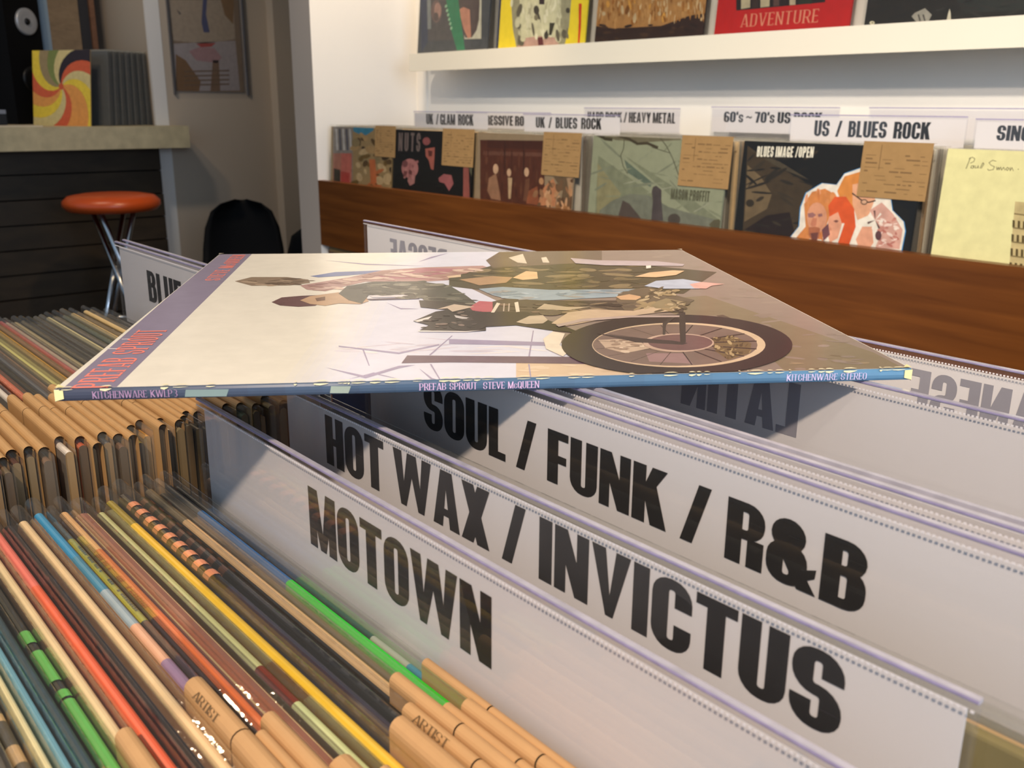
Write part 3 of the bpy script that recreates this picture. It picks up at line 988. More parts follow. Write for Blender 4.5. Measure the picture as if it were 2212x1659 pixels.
    A('PL', [(500, 318), (560, 308), (560, 330), (510, 336)], (116, 88, 72), 9)
    A('PL', [(690, 245), (850, 218), (1120, 216), (1300, 240), (1400, 300), (1480, 360), (1350, 342), (1150, 332), (1130, 302), (820, 298), (780, 350), (700, 330), (640, 290)], (84, 82, 74), 9)
    A('PL', [(820, 300), (1080, 297), (1110, 310), (840, 312)], (214, 206, 208), 10)
    A('PL', [(800, 322), (1100, 310), (1125, 322), (830, 330)], (84, 70, 86), 10)
    A('PL', [(1120, 330), (1340, 340), (1480, 355), (1450, 400), (1250, 385), (1130, 372)], (66, 58, 54), 10)
    A('PL', [(1475, 262), (1620, 250), (1900, 268), (2500, 262), (2500, 300), (1900, 330), (1680, 330), (1560, 300)], (146, 160, 170), 10)
    A('PL', [(1420, 372), (1480, 335), (1560, 340), (1560, 408), (1440, 392)], (176, 92, 100), 11)
    A('PL', [(1550, 340), (1640, 320), (1900, 332), (2700, 330), (2700, 400), (1800, 420), (1560, 410)], (78, 66, 58), 10)
    A('PL', [(1550, 405), (1585, 345), (1605, 350), (1570, 405)], (216, 204, 184), 12)
    A('PL', [(1690, 345), (1712, 340), (1722, 400), (1700, 402)], (216, 204, 184), 12)
    for q in (1625, 1655): A('PL', [(q, 350), (q + 8, 350), (q + 4, 398), (q - 4, 398)], (176, 160, 146), 12)
    # engine, tank and frame
    A('PL', [(1085, 455), (1220, 398), (1340, 380), (1480, 400), (1760, 400), (2000, 490), (2100, 530), (1900, 510), (1700, 480), (1520, 490), (1520, 512), (1400, 520), (1115, 515), (1180, 480)], (44, 36, 37), 11)
    A('PL', [(1090, 455), (1200, 425), (1170, 450), (1110, 462)], (214, 206, 200), 12)
    A('PL', [(1225, 385), (1330, 355), (1450, 370), (1320, 400), (1290, 380)], (196, 176, 156), 12)
    A('PL', [(1330, 420), (1440, 440), (1420, 452), (1340, 435)], (186, 178, 176), 12)
    A('PL', ell(1410, 478, 112, 36), (44, 36, 38), 12)
    A('PL', [(1115, 512), (1400, 516), (1500, 510), (1400, 522), (1120, 520)], (224, 216, 212), 12)
    A('PL', [(1700, 462), (1780, 425), (1860, 420), (1890, 450), (1860, 470), (1760, 474)], (186, 168, 146), 12)
    A('PL', [(1820, 385), (1870, 352), (2010, 372), (2150, 370), (2000, 392)], (176, 158, 134), 12)
    A('PL', [(2010, 405), (2150, 385), (2400, 395), (2600, 350), (2650, 392), (2200, 448), (2000, 485), (1910, 470)], (192, 168, 142), 12)
    A('PL', ell(1905, 405, 70, 18), (96, 82, 70), 13)
    A('PL', [(1862, 562), (1920, 518), (1992, 530), (1960, 600), (2012, 640), (1980, 668), (1880, 622)], (224, 210, 192), 12)
    # front wheel: tyre, rim, spokes, hub
    A('PW', ell(725, 600, 690, 182, 56), (56, 45, 43), 14)
    A('PW', ell(736, 600, 518, 134, 48), (206, 180, 150), 15)
    A('PW', ell(714, 600, 492, 125, 48), (122, 102, 93), 16)
    A('PW', [(930, 560), (1050, 545), (1170, 590), (1160, 650), (1030, 690), (960, 640)], (116, 96, 68), 17)
    A('PW', [(255, 570), (480, 560), (560, 620), (420, 650), (300, 620)], (188, 164, 142), 17)
    A('PW', [(540, 650), (760, 650), (820, 712), (560, 700)], (150, 120, 118), 17)
    for k in range(16):
        an = 2 * PI * k / 16 + .2
        c_, s_ = math.cos(an), math.sin(an)
        x0, y0, x1, y1 = 725 + 150 * c_, 595 + 40 * s_, 722 + 488 * c_, 600 + 121 * s_
        px_, py_ = -s_ * 3, c_ * 2 + 1.2
        A('PW', [(x0 - px_, y0 - py_), (x1 - px_, y1 - py_), (x1 + px_, y1 + py_), (x0 + px_, y0 + py_)], (58, 46, 43), 18)
    A('PW', ell(735, 588, 212, 56, 32), (188, 160, 142), 19)
    A('PW', ell(745, 586, 192, 48, 32), (112, 84, 82), 20)
    A('PW', [(240, 530), (500, 560), (700, 575), (790, 590), (760, 600), (480, 585)], (70, 58, 56), 21)
    A('PW', [(735, 405), (775, 405), (778, 585), (745, 590)], (64, 54, 50), 21)
    A('PW', [(640, 470), (735, 410), (735, 420), (660, 480), (655, 540), (640, 540)], (70, 60, 56), 20)
    # mudguard glint, jeans and shoe, far-side clutter
    A('PW', [(0, 480), (150, 445), (450, 424), (740, 424), (740, 434), (450, 436), (160, 460), (20, 492)], (178, 158, 150), 21)
    A('PW', [(530, 246), (600, 215), (760, 204), (870, 222), (860, 262), (650, 262)], (172, 178, 196), 12)
    A('PW', [(800, 235), (870, 222), (1010, 234), (930, 245), (900, 262), (830, 260)], (206, 160, 150), 13)
    A('PW', [(470, 190), (560, 165), (700, 152), (770, 155), (720, 180), (600, 194)], (206, 172, 136), 12)
    A('PW', [(88, 78), (250, 92), (600, 97), (770, 115), (760, 126), (300, 122), (120, 110)], (174, 160, 164), 12)
    A('PW', [(540, 125), (570, 122), (570, 138), (542, 142)], (214, 206, 196), 13)
    A('PW', [(360, 310), (440, 295), (520, 310), (480, 330), (390, 328)], (196, 158, 122), 13)
    A('PW', [(380, 280), (560, 250), (680, 290), (830, 330), (700, 400), (420, 400), (360, 330)], (104, 90, 74), 11)
    A('PW', [(550, 355), (660, 320), (800, 345), (740, 385), (600, 380)], (140, 124, 96), 12)
    A('PW', [(960, 420), (1000, 415), (1330, 560), (1300, 580), (1100, 490)], (96, 80, 68), 5)
    # brushed-in texture of cloth, hair, ground and machine
    dabs('PL', [(30, 212), (330, 192), (460, 215), (350, 238), (120, 240)], 26, 46, 5, ((120, 104, 88), (166, 146, 124), (104, 88, 74)), 6, 1)
    dabs('PL', [(420, 240), (900, 160), (1500, 130), (1350, 200), (800, 215), (560, 270)], 44, 70, 7, ((190, 160, 150), (150, 116, 112), (206, 180, 164), (160, 126, 116)), 8, 2)
    dabs('PL', [(700, 245), (1120, 220), (1300, 245), (1470, 355), (1150, 330), (820, 296)], 46, 60, 8, ((112, 108, 96), (78, 76, 68), (130, 126, 112), (66, 62, 56)), 10, 3)
    dabs('PL', [(1310, 200), (1560, 130), (2600, 120), (2600, 260), (1700, 250)], 60, 80, 9, ((110, 96, 70), (76, 68, 50), (128, 112, 84), (90, 78, 62)), 7, 4)
    dabs('PL', [(1490, 265), (1900, 275), (2400, 270), (2400, 296), (1700, 325), (1560, 300)], 30, 50, 5, ((164, 176, 186), (126, 140, 150), (150, 150, 150)), 11, 5)
    dabs('PL', [(1560, 345), (2600, 340), (2600, 395), (1700, 415)], 40, 60, 7, ((96, 82, 70), (62, 52, 46), (116, 96, 82), (140, 120, 96)), 11, 6)
    dabs('PL', [(1130, 460), (1300, 395), (1480, 405), (1500, 505), (1150, 510)], 26, 26, 6, ((80, 70, 68), (34, 28, 30), (120, 104, 96)), 13, 7)
    dabs('PL', [(540, 620), (1300, 560), (1900, 560), (1900, 640), (900, 650)], 26, 120, 5, ((206, 200, 210), (196, 188, 202), (222, 214, 214)), 4, 8)
    dabs('PW', [(500, 60), (760, 30), (1900, 600), (2080, 750), (1450, 770), (1330, 560), (900, 420)], 34, 80, 8, ((142, 126, 115), (134, 118, 107), (136, 121, 108)), 4, 9)
    dabs('PW', [(1390, 700), (1700, 640), (2060, 750), (1450, 780)], 14, 50, 5, ((138, 122, 98), (120, 104, 82), (148, 130, 104)), 4.5, 10)
    dabs('PW', [(930, 560), (1050, 545), (1170, 590), (1160, 650), (1030, 690), (960, 640)], 60, 14, 7, ((150, 128, 90), (84, 68, 48), (176, 152, 112), (104, 84, 60)), 18, 11, 1)
    dabs('PW', [(270, 575), (480, 565), (540, 620), (420, 650), (310, 620)], 20, 34, 6, ((206, 184, 162), (150, 126, 108)), 18, 12)
    dabs('PW', [(560, 270), (700, 255), (820, 330), (740, 395), (480, 395)], 40, 34, 8, ((150, 130, 98), (96, 82, 64), (176, 156, 124)), 13, 13, .5)
    dabs('PL', [(1750, 705), (2400, 730), (2650, 860), (1760, 870)], 26, 60, 8, ((196, 170, 142), (214, 190, 164)), 4, 14)
    # lettering on the band, reading along the top edge of the cover
    def band_text(p0, p1, hpx, txt):
        a_, b_ = loc('px', [p0, p1])
        L = (a_[1], b_[1])
        q, wd = text_quads(SERIF_BOLD, txt, .13)
        xb = -hs + .0178
        for iq, quad in enumerate(q):
            P = [(xb - vv * hpx + .0, L[0] + uu / wd * (L[1] - L[0])) for uu, vv in quad]
            ar = sum(P[k][0] * P[(k + 1) % 4][1] - P[(k + 1) % 4][0] * P[k][1] for k in range(4))
            if ar < 0: P.reverse()
            m.face([f(x_, y_, 4 + iq * .03) for x_, y_ in P], cl((255, 134, 120)))
    band_text((198, 838), (347, 713), .0125, 'PREFAB SPROUT')
    band_text((462, 606), (530, 551), .0085, 'STEVE McQUEEN')
    # spine lettering and wear
    fs = lambda u, v, l: (u, -hs - .00006 * l, v)

    def spine_text(pxa, pxb, txt, col):
        xs = []
        for q in (pxa, pxb):
            d = ray(q, 850 - (q - 122) * .026)
            o_ = inv @ Vector((0, 0, 0)); d = inv.to_3x3() @ d
            xs.append((o_ + d * ((-hs - o_.y) / d.y)).x)
        put_text(m, SERIF, txt, xs[0], xs[1], .0010, .0036, fs, 2, cl(col), .1)
    spine_text(199, 383, 'KITCHENWARE KWLP3', (160, 130, 160))
    spine_text(906, 1164, 'PREFAB SPROUT  STEVE McQUEEN', (214, 180, 214))
    spine_text(1700, 1872, 'KITCHENWARE STEREO', (196, 184, 220))
    rw = random.Random(3)
    x = -hs
    while x < hs - .004:
        w_ = rw.uniform(.0006, .006)
        d_ = rw.uniform(.0002, .0008) * (1.4 if abs(x) > .12 else 1)
        if rw.random() < .62:
            mid = [(x, th - .00002), (x, th - d_ * .6), (x + w_ * .4, th - d_), (x + w_ * .8, th - d_ * .5), (x + w_, th - .00002)]
            m.poly(mid, lambda u, v, l: (u, -hs + .0002 - .0004, v), 3, cl((226, 216, 176)))
            m.poly([(x, -hs + .0002), (x + w_, -hs + .0002), (x + w_ * .7, -hs + .0008 + d_), (x + w_ * .3, -hs + .0008 + d_ * .7)], f, 36, cl((230, 220, 184)))
        x += w_ * rw.uniform(.8, 1.6)
    for xa, xb, cc in ((398, 488, (124, 142, 140)), (712, 752, (150, 162, 150))):
        q_ = []
        for q in (xa, xb):
            d = ray(q, 850 - (q - 122) * .026)
            o_ = inv @ Vector((0, 0, 0)); d = inv.to_3x3() @ d
            q_.append((o_ + d * ((-hs - o_.y) / d.y)).x)
        a_, b_ = q_
        m.poly([(a_, .0008), (b_, .0006), (b_ + .001, .0032), (a_ + .0005, .0034)], fs, 1, cl(cc))
    # worn pale corners
    for sx in (-1, 1):
        e = hs - .0006
        m.poly([(sx * (e + .0004), -hs + .0002), (sx * (e + .0004), -hs + .0042), (sx * (e - .0028), -hs + .0004)], f, 37, cl((236, 222, 160)))
        m.poly([(sx * hs, .0004), (sx * (hs - .003), .0012), (sx * (hs - .003), th - .0004), (sx * hs, th - .0002)], lambda u, v, l: (u, -hs - .0003, v), 0, cl((236, 222, 160)))
        m.poly([(sx * hs, hs), (sx * hs, hs - .003), (sx * (hs - .003), hs)], f, 37, cl((216, 206, 184)))
    # creases across the band
    A('AL', [(478, 858), (575, 858), (600, 864), (480, 864)], (206, 200, 204), 6)
    A('AL', [(600, 783), (665, 781), (668, 787), (602, 788)], (206, 200, 204), 6)
    todo.sort(key=lambda q: q[:2])
    for i_, (_, _, P, c_) in enumerate(todo): m.poly(P, f, (i_ + 1) * .04, c_)
    m.build('cover', MT['gloss'], t)
    return t


album()


# ------------------------------------------------------------------ records with pictured covers
def cover_record(label, xl, xr, y, zb, zt, lean, base, art, lab=None, th=.004, films=True, edge=None, k=1.1, name='record_sleeve', group=None, lines=True, yaw=0.0):
    """standing sleeve, front face towards the shop; art(A, T): A(crop, outline, colour, layer), T(text, ...)"""
    w, h = xr - xl, zt - zb
    xm = (xl + xr) / 2
    t = thing(name, label, 'record', (xm, y, zb), (-lean, 0, yaw), group)
    Mt = Matrix.Translation((xm, y, zb)) @ Matrix.Rotation(yaw, 4, 'Z') @ Matrix.Rotation(-lean, 4, 'X')
    m = MB()
    hw = w / 2
    cl = lambda q: rgb(q, k)
    m.box(-hw, 0, 0, hw, th, h, cl(edge or base))
    f = lambda u, v, l: (u, -.00008 * (l + 1), v)
    m.face([f(-hw, 0, 0), f(hw, 0, 0), f(hw, h, 0), f(-hw, h, 0)], cl(base))

    todo = []

    def A(crop, pts, col, lay):
        P = clip_rect(px_local(Mt, crop, pts), -hw, 0, hw, h)
        if len(P) >= 3: todo.append((lay, len(todo), P, rgb(col, k, 2.4)))

    def T(font, txt, crop, p0, p1, hgt, col, lay, gap=.07, shear=0):
        (a, b), (c_, d_) = px_local(Mt, crop, [p0, p1])
        q, wd = text_quads(font, txt, gap)
        for quad in q:
            P = []
            for uu, vv in quad:
                s_ = uu / wd
                P.append((a + s_ * (c_ - a), b + s_ * (d_ - b) + vv * hgt))
            todo.append((lay, len(todo), P, cl(col)))

    def line(crop, pts, wpx, col, lay):
        for p, q in zip(pts[:-1], pts[1:]):
            dx, dy = q[0] - p[0], q[1] - p[1]
            n_ = math.hypot(dx, dy) or 1
            ex, ey = dx / n_ * wpx * .4, dy / n_ * wpx * .4
            nx, ny = -dy / n_ * wpx / 2, dx / n_ * wpx / 2
            A(crop, [(p[0] - ex + nx, p[1] - ey + ny), (p[0] - ex - nx, p[1] - ey - ny), (q[0] + ex - nx, q[1] + ey - ny), (q[0] + ex + nx, q[1] + ey + ny)], col, lay)
    art(A, T, line)
    todo.sort(key=lambda q: q[:2])
    for i_, (_, _, P, c_) in enumerate(todo): m.poly(P, f, (i_ + 1) * .03, c_)
    m.build('printed_cover', MT['coverprint'], t)
    if lab:
        crop, pts = lab
        P = px_local(Mt, crop, pts)
        l = MB()
        x0 = min(p[0] for p in P); x1 = max(p[0] for p in P); z0 = min(p[1] for p in P); z1 = h + .006
        l.box(x0, -.0022, z0, x1, -.0018, z1)
        l.box(x0, -.0022, z1, x1, th + .0022, z1 + .0004)
        lo = l.build('paper_label', MT['kraft_dark'], t)
        if lines:
            p = MB()
            rr = random.Random(len(label))
            n = 11
            for q in range(n):
                zz = z0 + (z1 - z0) * (.1 + .8 * q / n)
                xx = x0 + (x1 - x0) * .06
                while xx < x1 - .01:
                    ww = rr.uniform(.004, .022)
                    if rr.random() < .6:
                        p.box(xx, -.0023, zz, min(xx + ww, x1 - .004), -.0022, zz + rr.choice((.0008, .0012, .0022)))
                    xx += ww + .003
            p.box(x0 + (x1 - x0) * .27, -.0023, z0 + (z1 - z0) * .5, x0 + (x1 - x0) * .28, -.0022, z1 - .004)
            p.build('printed_lines', MT['line'], lo)
    if films:
        s = MB()
        e = .004
        s.box(-hw - e, -.0014, 0, hw + e, th + .0014, h + .005)
        s.build('plastic_sleeve', MT['cover_film'], t)
    return t


def X(px, py=300, y=COV_Y): return aty(px, py, y).x


def Z(px, py, y): return aty(px, py, y).z


def dab(A, crop, box_, n, rx, ry, cols, lay, seed, rot=.2):
    rr = random.Random(seed)
    x0, y0, x1, y1 = box_
    for k in range(n):
        A(crop, ell(rr.uniform(x0, x1), rr.uniform(y0, y1), rx * rr.uniform(.4, 1.3), ry * rr.uniform(.4, 1.3), 9, rr.uniform(-rot, rot)), rr.choice(cols), lay)


def wall_covers():
    zb = ZBIN
    ln = math.radians(4)
    YB = COV_Y - .030      # foot of the leaning sleeve

    def top(px, py): return Z(px, py, COV_Y - .004)

    def street(A, T, L):
        A('N1', [(120, 170), (380, 180), (380, 1100), (120, 1100)], (150, 140, 132), 1)
        A('N1', [(120, 560), (370, 560), (370, 960), (120, 940)], (186, 120, 100), 2)
        A('N1', [(230, 560), (370, 560), (350, 960), (220, 940)], (206, 110, 96), 3)
        A('N1', [(220, 800), (340, 820), (335, 960), (225, 945)], (190, 70, 60), 4)
        A('N1', [(130, 760), (215, 780), (215, 940), (130, 930)], (60, 52, 40), 4)
        for k in range(5): A('N1', [(150 + k * 45, 230), (175 + k * 45, 240), (190 + k * 45, 520), (165 + k * 45, 520)], ((206, 200, 196), (88, 86, 100))[k % 2], 3)
        A('N1', [(380, 180), (680, 180), (650, 260), (560, 320), (480, 310), (390, 270)], (64, 140, 172), 2)
        rr = random.Random(4)
        for k in range(60):
            cx, cy = rr.uniform(390, 950), rr.uniform(290, 1050)
            c = rr.choice(((120, 92, 44), (186, 150, 100), (206, 176, 130), (96, 70, 36), (196, 110, 60), (150, 130, 90), (70, 50, 26)))
            A('N1', ell(cx, cy, rr.uniform(18, 60), rr.uniform(24, 80), 9, rr.uniform(0, 3)), c, 3 + k % 5)
        A('N1', [(600, 640), (680, 640), (700, 960), (620, 960)], (206, 112, 62), 9)
    cover_record('colourful crowded street sleeve at the left end of wall bin', X(721), X(857) - .009, YB, zb, top(790, 275), ln, (168, 140, 96), street,
                 ('N1', [(690, 200), (950, 215), (950, 610), (690, 600)]), k=.66)

    def dark_faces(A, T, L):
        T(BOLD, 'NUTS', 'N1', (985, 530), (1275, 540), .045, (120, 104, 100), 1, .3)
        A('N1', ell(1140, 760, 112, 130, 20), (180, 118, 116), 1)
        A('N1', ell(1075, 700, 40, 46, 12), (120, 70, 72), 2)
        A('N1', [(1060, 790), (1110, 800), (1095, 850), (1050, 880)], (112, 60, 60), 2)
        A('N1', [(1130, 770), (1170, 800), (1165, 850), (1120, 830)], (100, 52, 52), 2)
        dab(A, 'N1', (1040, 650, 1240, 900), 14, 16, 26, ((190, 130, 126), (166, 104, 104), (150, 92, 92)), 1.5, 3)
        A('N1', [(1120, 860), (1210, 850), (1200, 960), (1140, 990), (1110, 930)], (176, 120, 116), 1)
        A('N1', [(1345, 500), (1470, 480), (1465, 640), (1455, 780), (1420, 770), (1390, 650), (1350, 600)], (170, 96, 84), 1)
        A('N1', ell(1360, 400, 52, 54, 12), (150, 84, 84), 1)
        A('N1', [(1380, 520), (1440, 530), (1430, 600), (1390, 600)], (96, 44, 36), 2)
        A('N1', [(1520, 890), (1590, 835), (1690, 850), (1720, 960), (1660, 1060), (1600, 960), (1530, 940)], (164, 94, 96), 1)
        A('N1', [(1850, 740), (1920, 740), (1935, 1170), (1845, 1160)], (150, 84, 76), 1)
        A('N1', [(1920, 740), (2030, 760), (2040, 1180), (2000, 1000)], (96, 94, 72), 2)
    cover_record('black sleeve with two dim pink faces in wall bin', X(858), X(1028), YB, zb, top(940, 282), ln, (14, 10, 10), dark_faces,
                 ('N1', [(1590, 215), (1985, 240), (1985, 735), (1610, 720)]), k=.75)

    def sepia(A, T, L):
        A('C2', [(1040, 880), (1445, 885), (1445, 1320), (1040, 1280)], (84, 44, 30), 1)
        A('C2', [(1085, 880), (1445, 885), (1445, 940), (1085, 930)], (70, 36, 26), 2)
        A('C2', [(1060, 950), (1430, 960), (1430, 985), (1060, 975)], (104, 66, 52), 2)
        dab(A, 'C2', (1050, 960, 1430, 1300), 60, 7, 44, ((92, 50, 34), (74, 38, 26), (100, 60, 42), (84, 46, 30)), 2.5, 4, .05)
        dab(A, 'C2', (1380, 1130, 1660, 1320), 50, 12, 26, ((150, 108, 76), (186, 140, 100), (110, 82, 58), (206, 160, 120), (92, 66, 46)), 6.5, 5, .5)
        for q in (1190, 1310): A('C2', [(q, 890), (q + 8, 890), (q + 8, 1100), (q, 1100)], (60, 30, 22), 3)
        for cx, cy, s in ((1138, 1062, 1), (1222, 1085, .8), (1332, 1082, .9)):
            A('C2', ell(cx, cy, 17 * s, 32 * s, 12), (206, 168, 136), 4)
        A('C2', [(1095, 1120), (1140, 1090), (1165, 1220), (1170, 1262), (1110, 1250), (1085, 1200)], (150, 110, 84), 3)
        A('C2', [(1215, 1115), (1242, 1120), (1232, 1250), (1218, 1250)], (190, 160, 124), 3)
        A('C2', [(1325, 1130), (1350, 1120), (1345, 1270), (1310, 1260)], (110, 70, 50), 3)
        A('C2', [(1440, 1180), (1500, 1120), (1530, 1200), (1510, 1300), (1400, 1290)], (186, 126, 88), 4)
        A('C2', [(1345, 1200), (1400, 1170), (1410, 1290), (1330, 1280)], (140, 80, 52), 4)
        A('C2', [(1500, 1110), (1640, 1120), (1670, 1340), (1540, 1310), (1560, 1200)], (104, 84, 62), 3)
        A('C2', [(1585, 1120), (1620, 1110), (1645, 1280), (1610, 1290)], (170, 140, 110), 5)
        A('C2', [(1520, 1270), (1670, 1290), (1670, 1345), (1510, 1320)], (150, 104, 64), 6)
    cover_record('tan sleeve with sepia group photograph in wall bin', X(1037), X(1250), YB, zb, top(1140, 289), ln, (150, 130, 104), sepia,
                 ('C2', [(1445, 840), (1665, 840), (1665, 1105), (1445, 1100)]), k=.78)

    def castle(A, T, L):
        A('M1', [(230, 165), (1280, 175), (1250, 240), (800, 270), (450, 240)], (112, 106, 84), 1)
        for q in ([(240, 430), (900, 900), (1240, 1300), (200, 1200)], [(560, 430), (1300, 900), (1830, 1300), (1500, 1250)]):
            A('M1', q, (128, 134, 110), 1)
        A('M1', [(230, 520), (520, 900), (420, 1150), (220, 1150)], (142, 138, 104), 2)
        A('M1', [(560, 480), (900, 760), (880, 820), (600, 640)], (98, 112, 98), 2)
        dab(A, 'M1', (240, 300, 1830, 1250), 40, 150, 14, ((146, 152, 128), (132, 138, 114), (156, 160, 138), (126, 132, 112)), 2.5, 6, .9)
        L('M1', [(240, 180), (330, 225), (400, 235)], 40, (64, 58, 40), 4)
        L('M1', [(480, 185), (620, 230), (720, 285), (840, 280), (960, 330)], 34, (70, 62, 44), 4)
        L('M1', [(560, 230), (550, 350), (515, 430), (545, 560), (600, 650)], 9, (76, 76, 58), 4)
        L('M1', [(980, 190), (1080, 320), (1150, 460), (1230, 680)], 10, (80, 78, 60), 4)
        L('M1', [(1120, 400), (900, 330)], 8, (80, 78, 60), 4)
        A('M1', [(260, 1100), (420, 980), (620, 900), (860, 920), (1100, 1060), (1300, 1120), (1700, 1220), (1830, 1330), (240, 1250)], (118, 122, 108), 3)
        A('M1', [(480, 1190), (510, 1080), (540, 980), (620, 1020), (700, 1120), (790, 1230)], (84, 74, 68), 5)
        A('M1', [(890, 1220), (910, 980), (895, 880), (910, 820), (950, 800), (1015, 850), (1015, 970), (1035, 1230)], (78, 70, 70), 5)
        A('M1', ell(1170, 1215, 78, 72, 14), (78, 70, 62), 5)
        A('M1', [(1600, 1270), (1660, 1220), (1720, 1210), (1790, 1310), (1700, 1340), (1620, 1320)], (92, 88, 66), 5)
        T(BOLD, 'MASON PROFFIT', 'M1', (1125, 965), (1600, 1000), .019, (88, 88, 66), 6, .1)
    cover_record('pale sage green sleeve with a bare branch and tower in wall bin', X(1287), X(1580), YB, zb, top(1430, 297), ln, (150, 156, 130), castle,
                 ('M1', [(1280, 205), (1840, 190), (1840, 820), (1270, 800)]), k=.74)

    def cutout(A, T, L):
        A('C3', [(500, 900), (640, 1000), (900, 1150), (820, 1450), (470, 1430)], (62, 50, 34), 1)
        A('C3', [(500, 1020), (580, 1090), (650, 1200), (620, 1290), (480, 1370)], (104, 88, 64), 2)
        A('C3', [(480, 1420), (620, 1330), (760, 1310), (800, 1480)], (34, 22, 18), 3)
        A('C3', ell(515, 1255, 26, 24, 10), (46, 38, 26), 3)
        A('C3', [(510, 920), (700, 1000), (880, 1110), (700, 1040)], (70, 62, 48), 3)
        T(BOLD, 'BLUES IMAGE /OPEN', 'C3', (556, 968), (905, 974), .017, (236, 232, 216), 4, .12)
        dab(A, 'C3', (520, 900, 900, 1400), 26, 70, 10, ((40, 34, 26), (52, 44, 32), (30, 26, 20)), 3.2, 7, .8)  # sheen on the wrinkled black sleeve, painted as faint streaks
        out = [(755, 1475), (815, 1400), (825, 1280), (860, 1190), (960, 1130), (1050, 1140), (1100, 1070), (1200, 1035), (1230, 1060), (1390, 1230), (1400, 1300), (1470, 1370), (1480, 1430), (1455, 1560), (1200, 1530), (900, 1500)]
        A('C3', out, (60, 140, 200), 4)
        cx = sum(p[0] for p in out) / len(out); cy = sum(p[1] for p in out) / len(out)
        A('C3', [(cx + (a - cx) * .983, cy + (b - cy) * .983) for a, b in out], (232, 226, 216), 5)
        A('C3', [(800, 1470), (860, 1400), (850, 1260), (900, 1185), (980, 1165), (1040, 1200), (1010, 1330), (960, 1480)], (206, 132, 74), 6)
        A('C3', ell(930, 1345, 62, 95, 16), (214, 152, 120), 7)
        A('C3', [(872, 1320), (905, 1312), (925, 1328), (905, 1345), (878, 1342)], (150, 104, 104), 8)
        A('C3', [(935, 1322), (962, 1318), (965, 1336), (940, 1342)], (150, 104, 104), 8)
        A('C3', [(905, 1345), (930, 1350), (925, 1395), (900, 1400), (890, 1385)], (190, 122, 96), 8)
        A('C3', [(878, 1405), (920, 1400), (950, 1410), (945, 1470), (900, 1485), (880, 1450)], (170, 104, 74), 8)
        A('C3', [(890, 1440), (940, 1435), (930, 1490), (900, 1480)], (110, 66, 60), 8)
        A('C3', [(1055, 1180), (1100, 1090), (1200, 1060), (1240, 1130), (1260, 1300), (1150, 1300), (1080, 1250)], (214, 138, 66), 6)
        A('C3', [(1150, 1140), (1250, 1120), (1290, 1230), (1250, 1330), (1180, 1360), (1150, 1260)], (222, 166, 132), 7)
        A('C3', [(1000, 1270), (1040, 1215), (1110, 1215), (1160, 1290), (1170, 1400), (1130, 1510), (1060, 1500), (1100, 1380), (1010, 1370)], (214, 88, 40), 8)
        A('C3', [(1005, 1340), (1060, 1310), (1085, 1380), (1060, 1470), (1010, 1500), (990, 1420)], (222, 160, 132), 9)
        A('C3', [(1030, 1366), (1050, 1358), (1066, 1366), (1050, 1376)], (120, 76, 70), 10)
        A('C3', [(1010, 1395), (1022, 1420), (1008, 1428)], (200, 132, 106), 10)
        A('C3', [(960, 1420), (1000, 1380), (1010, 1450), (970, 1490)], (110, 70, 76), 9)
        L('C3', [(1150, 1195), (1210, 1240), (1250, 1250), (1290, 1240)], 8, (60, 44, 38), 11)
        A('C3', ell(1222, 1248, 22, 18, 10), (70, 52, 46), 11)
        A('C3', ell(1222, 1248, 16, 12, 10), (214, 170, 140), 12)
        A('C3', [(1170, 1480), (1210, 1400), (1270, 1400), (1280, 1500), (1250, 1540), (1190, 1530)], (220, 160, 132), 9)
        A('C3', [(1255, 1300), (1330, 1250), (1400, 1320), (1460, 1420), (1440, 1540), (1290, 1530), (1330, 1430)], (206, 160, 148), 7)
        for q in range(7):
            an = q * .9
            A('C3', [(1290, 1360), (1290 + 50 * math.cos(an), 1360 + 60 * math.sin(an)), (1290 + 50 * math.cos(an + .25), 1360 + 60 * math.sin(an + .25))], ((240, 232, 224), (90, 60, 60))[q % 2], 11)
        A('C3', ell(1310, 1455, 20, 30, 10), (90, 60, 64), 11)
        for q in range(8):
            A('C3', ell(1340 + (q % 3) * 40, 1360 + q * 22, 22, 9, 8, .5), ((236, 214, 206), (180, 110, 100))[q % 2], 10)
        dab(A, 'C3', (860, 1180, 1130, 1500), 30, 12, 30, ((214, 140, 84), (222, 156, 116), (196, 120, 66)), 6.5, 8, .4)
        dab(A, 'C3', (1310, 1340, 1420, 1520), 26, 16, 9, ((232, 206, 198), (196, 136, 124), (240, 226, 216), (176, 112, 104)), 10.5, 9, .8)
        A('C3', [(1640, 870), (1380, 870), (1380, 1240), (1500, 1300), (1500, 1560), (1600, 1560)], (8, 8, 12), 3)
    cover_record('black sleeve with a white-edged cut-out group of faces in wall bin', X(1613), X(2006), YB, zb, top(1800, 310), ln, (16, 14, 12), cutout,
                 ('C3', [(1228, 858), (1636, 880), (1600, 1245), (1208, 1215)]), k=.86)

    def signed(A, T, L):
        ink = (92, 86, 62)
        L('P1', [(862, 618), (885, 560), (905, 510)], 7, ink, 3)
        L('P1', [(890, 520), (925, 505), (948, 520), (940, 548), (905, 565)], 6, ink, 3)
        L('P1', [(935, 590), (915, 592), (908, 612), (928, 616), (940, 590), (942, 614)], 6, ink, 3)
        L('P1', [(955, 590), (955, 614), (975, 610), (982, 588), (984, 614)], 6, ink, 3)
        L('P1', [(1000, 614), (1030, 560), (1040, 572), (1012, 616)], 6, ink, 3)
        L('P1', [(1160, 545), (1125, 535), (1090, 560), (1110, 585), (1145, 600), (1130, 630), (1085, 636), (1075, 622)], 6, ink, 3)
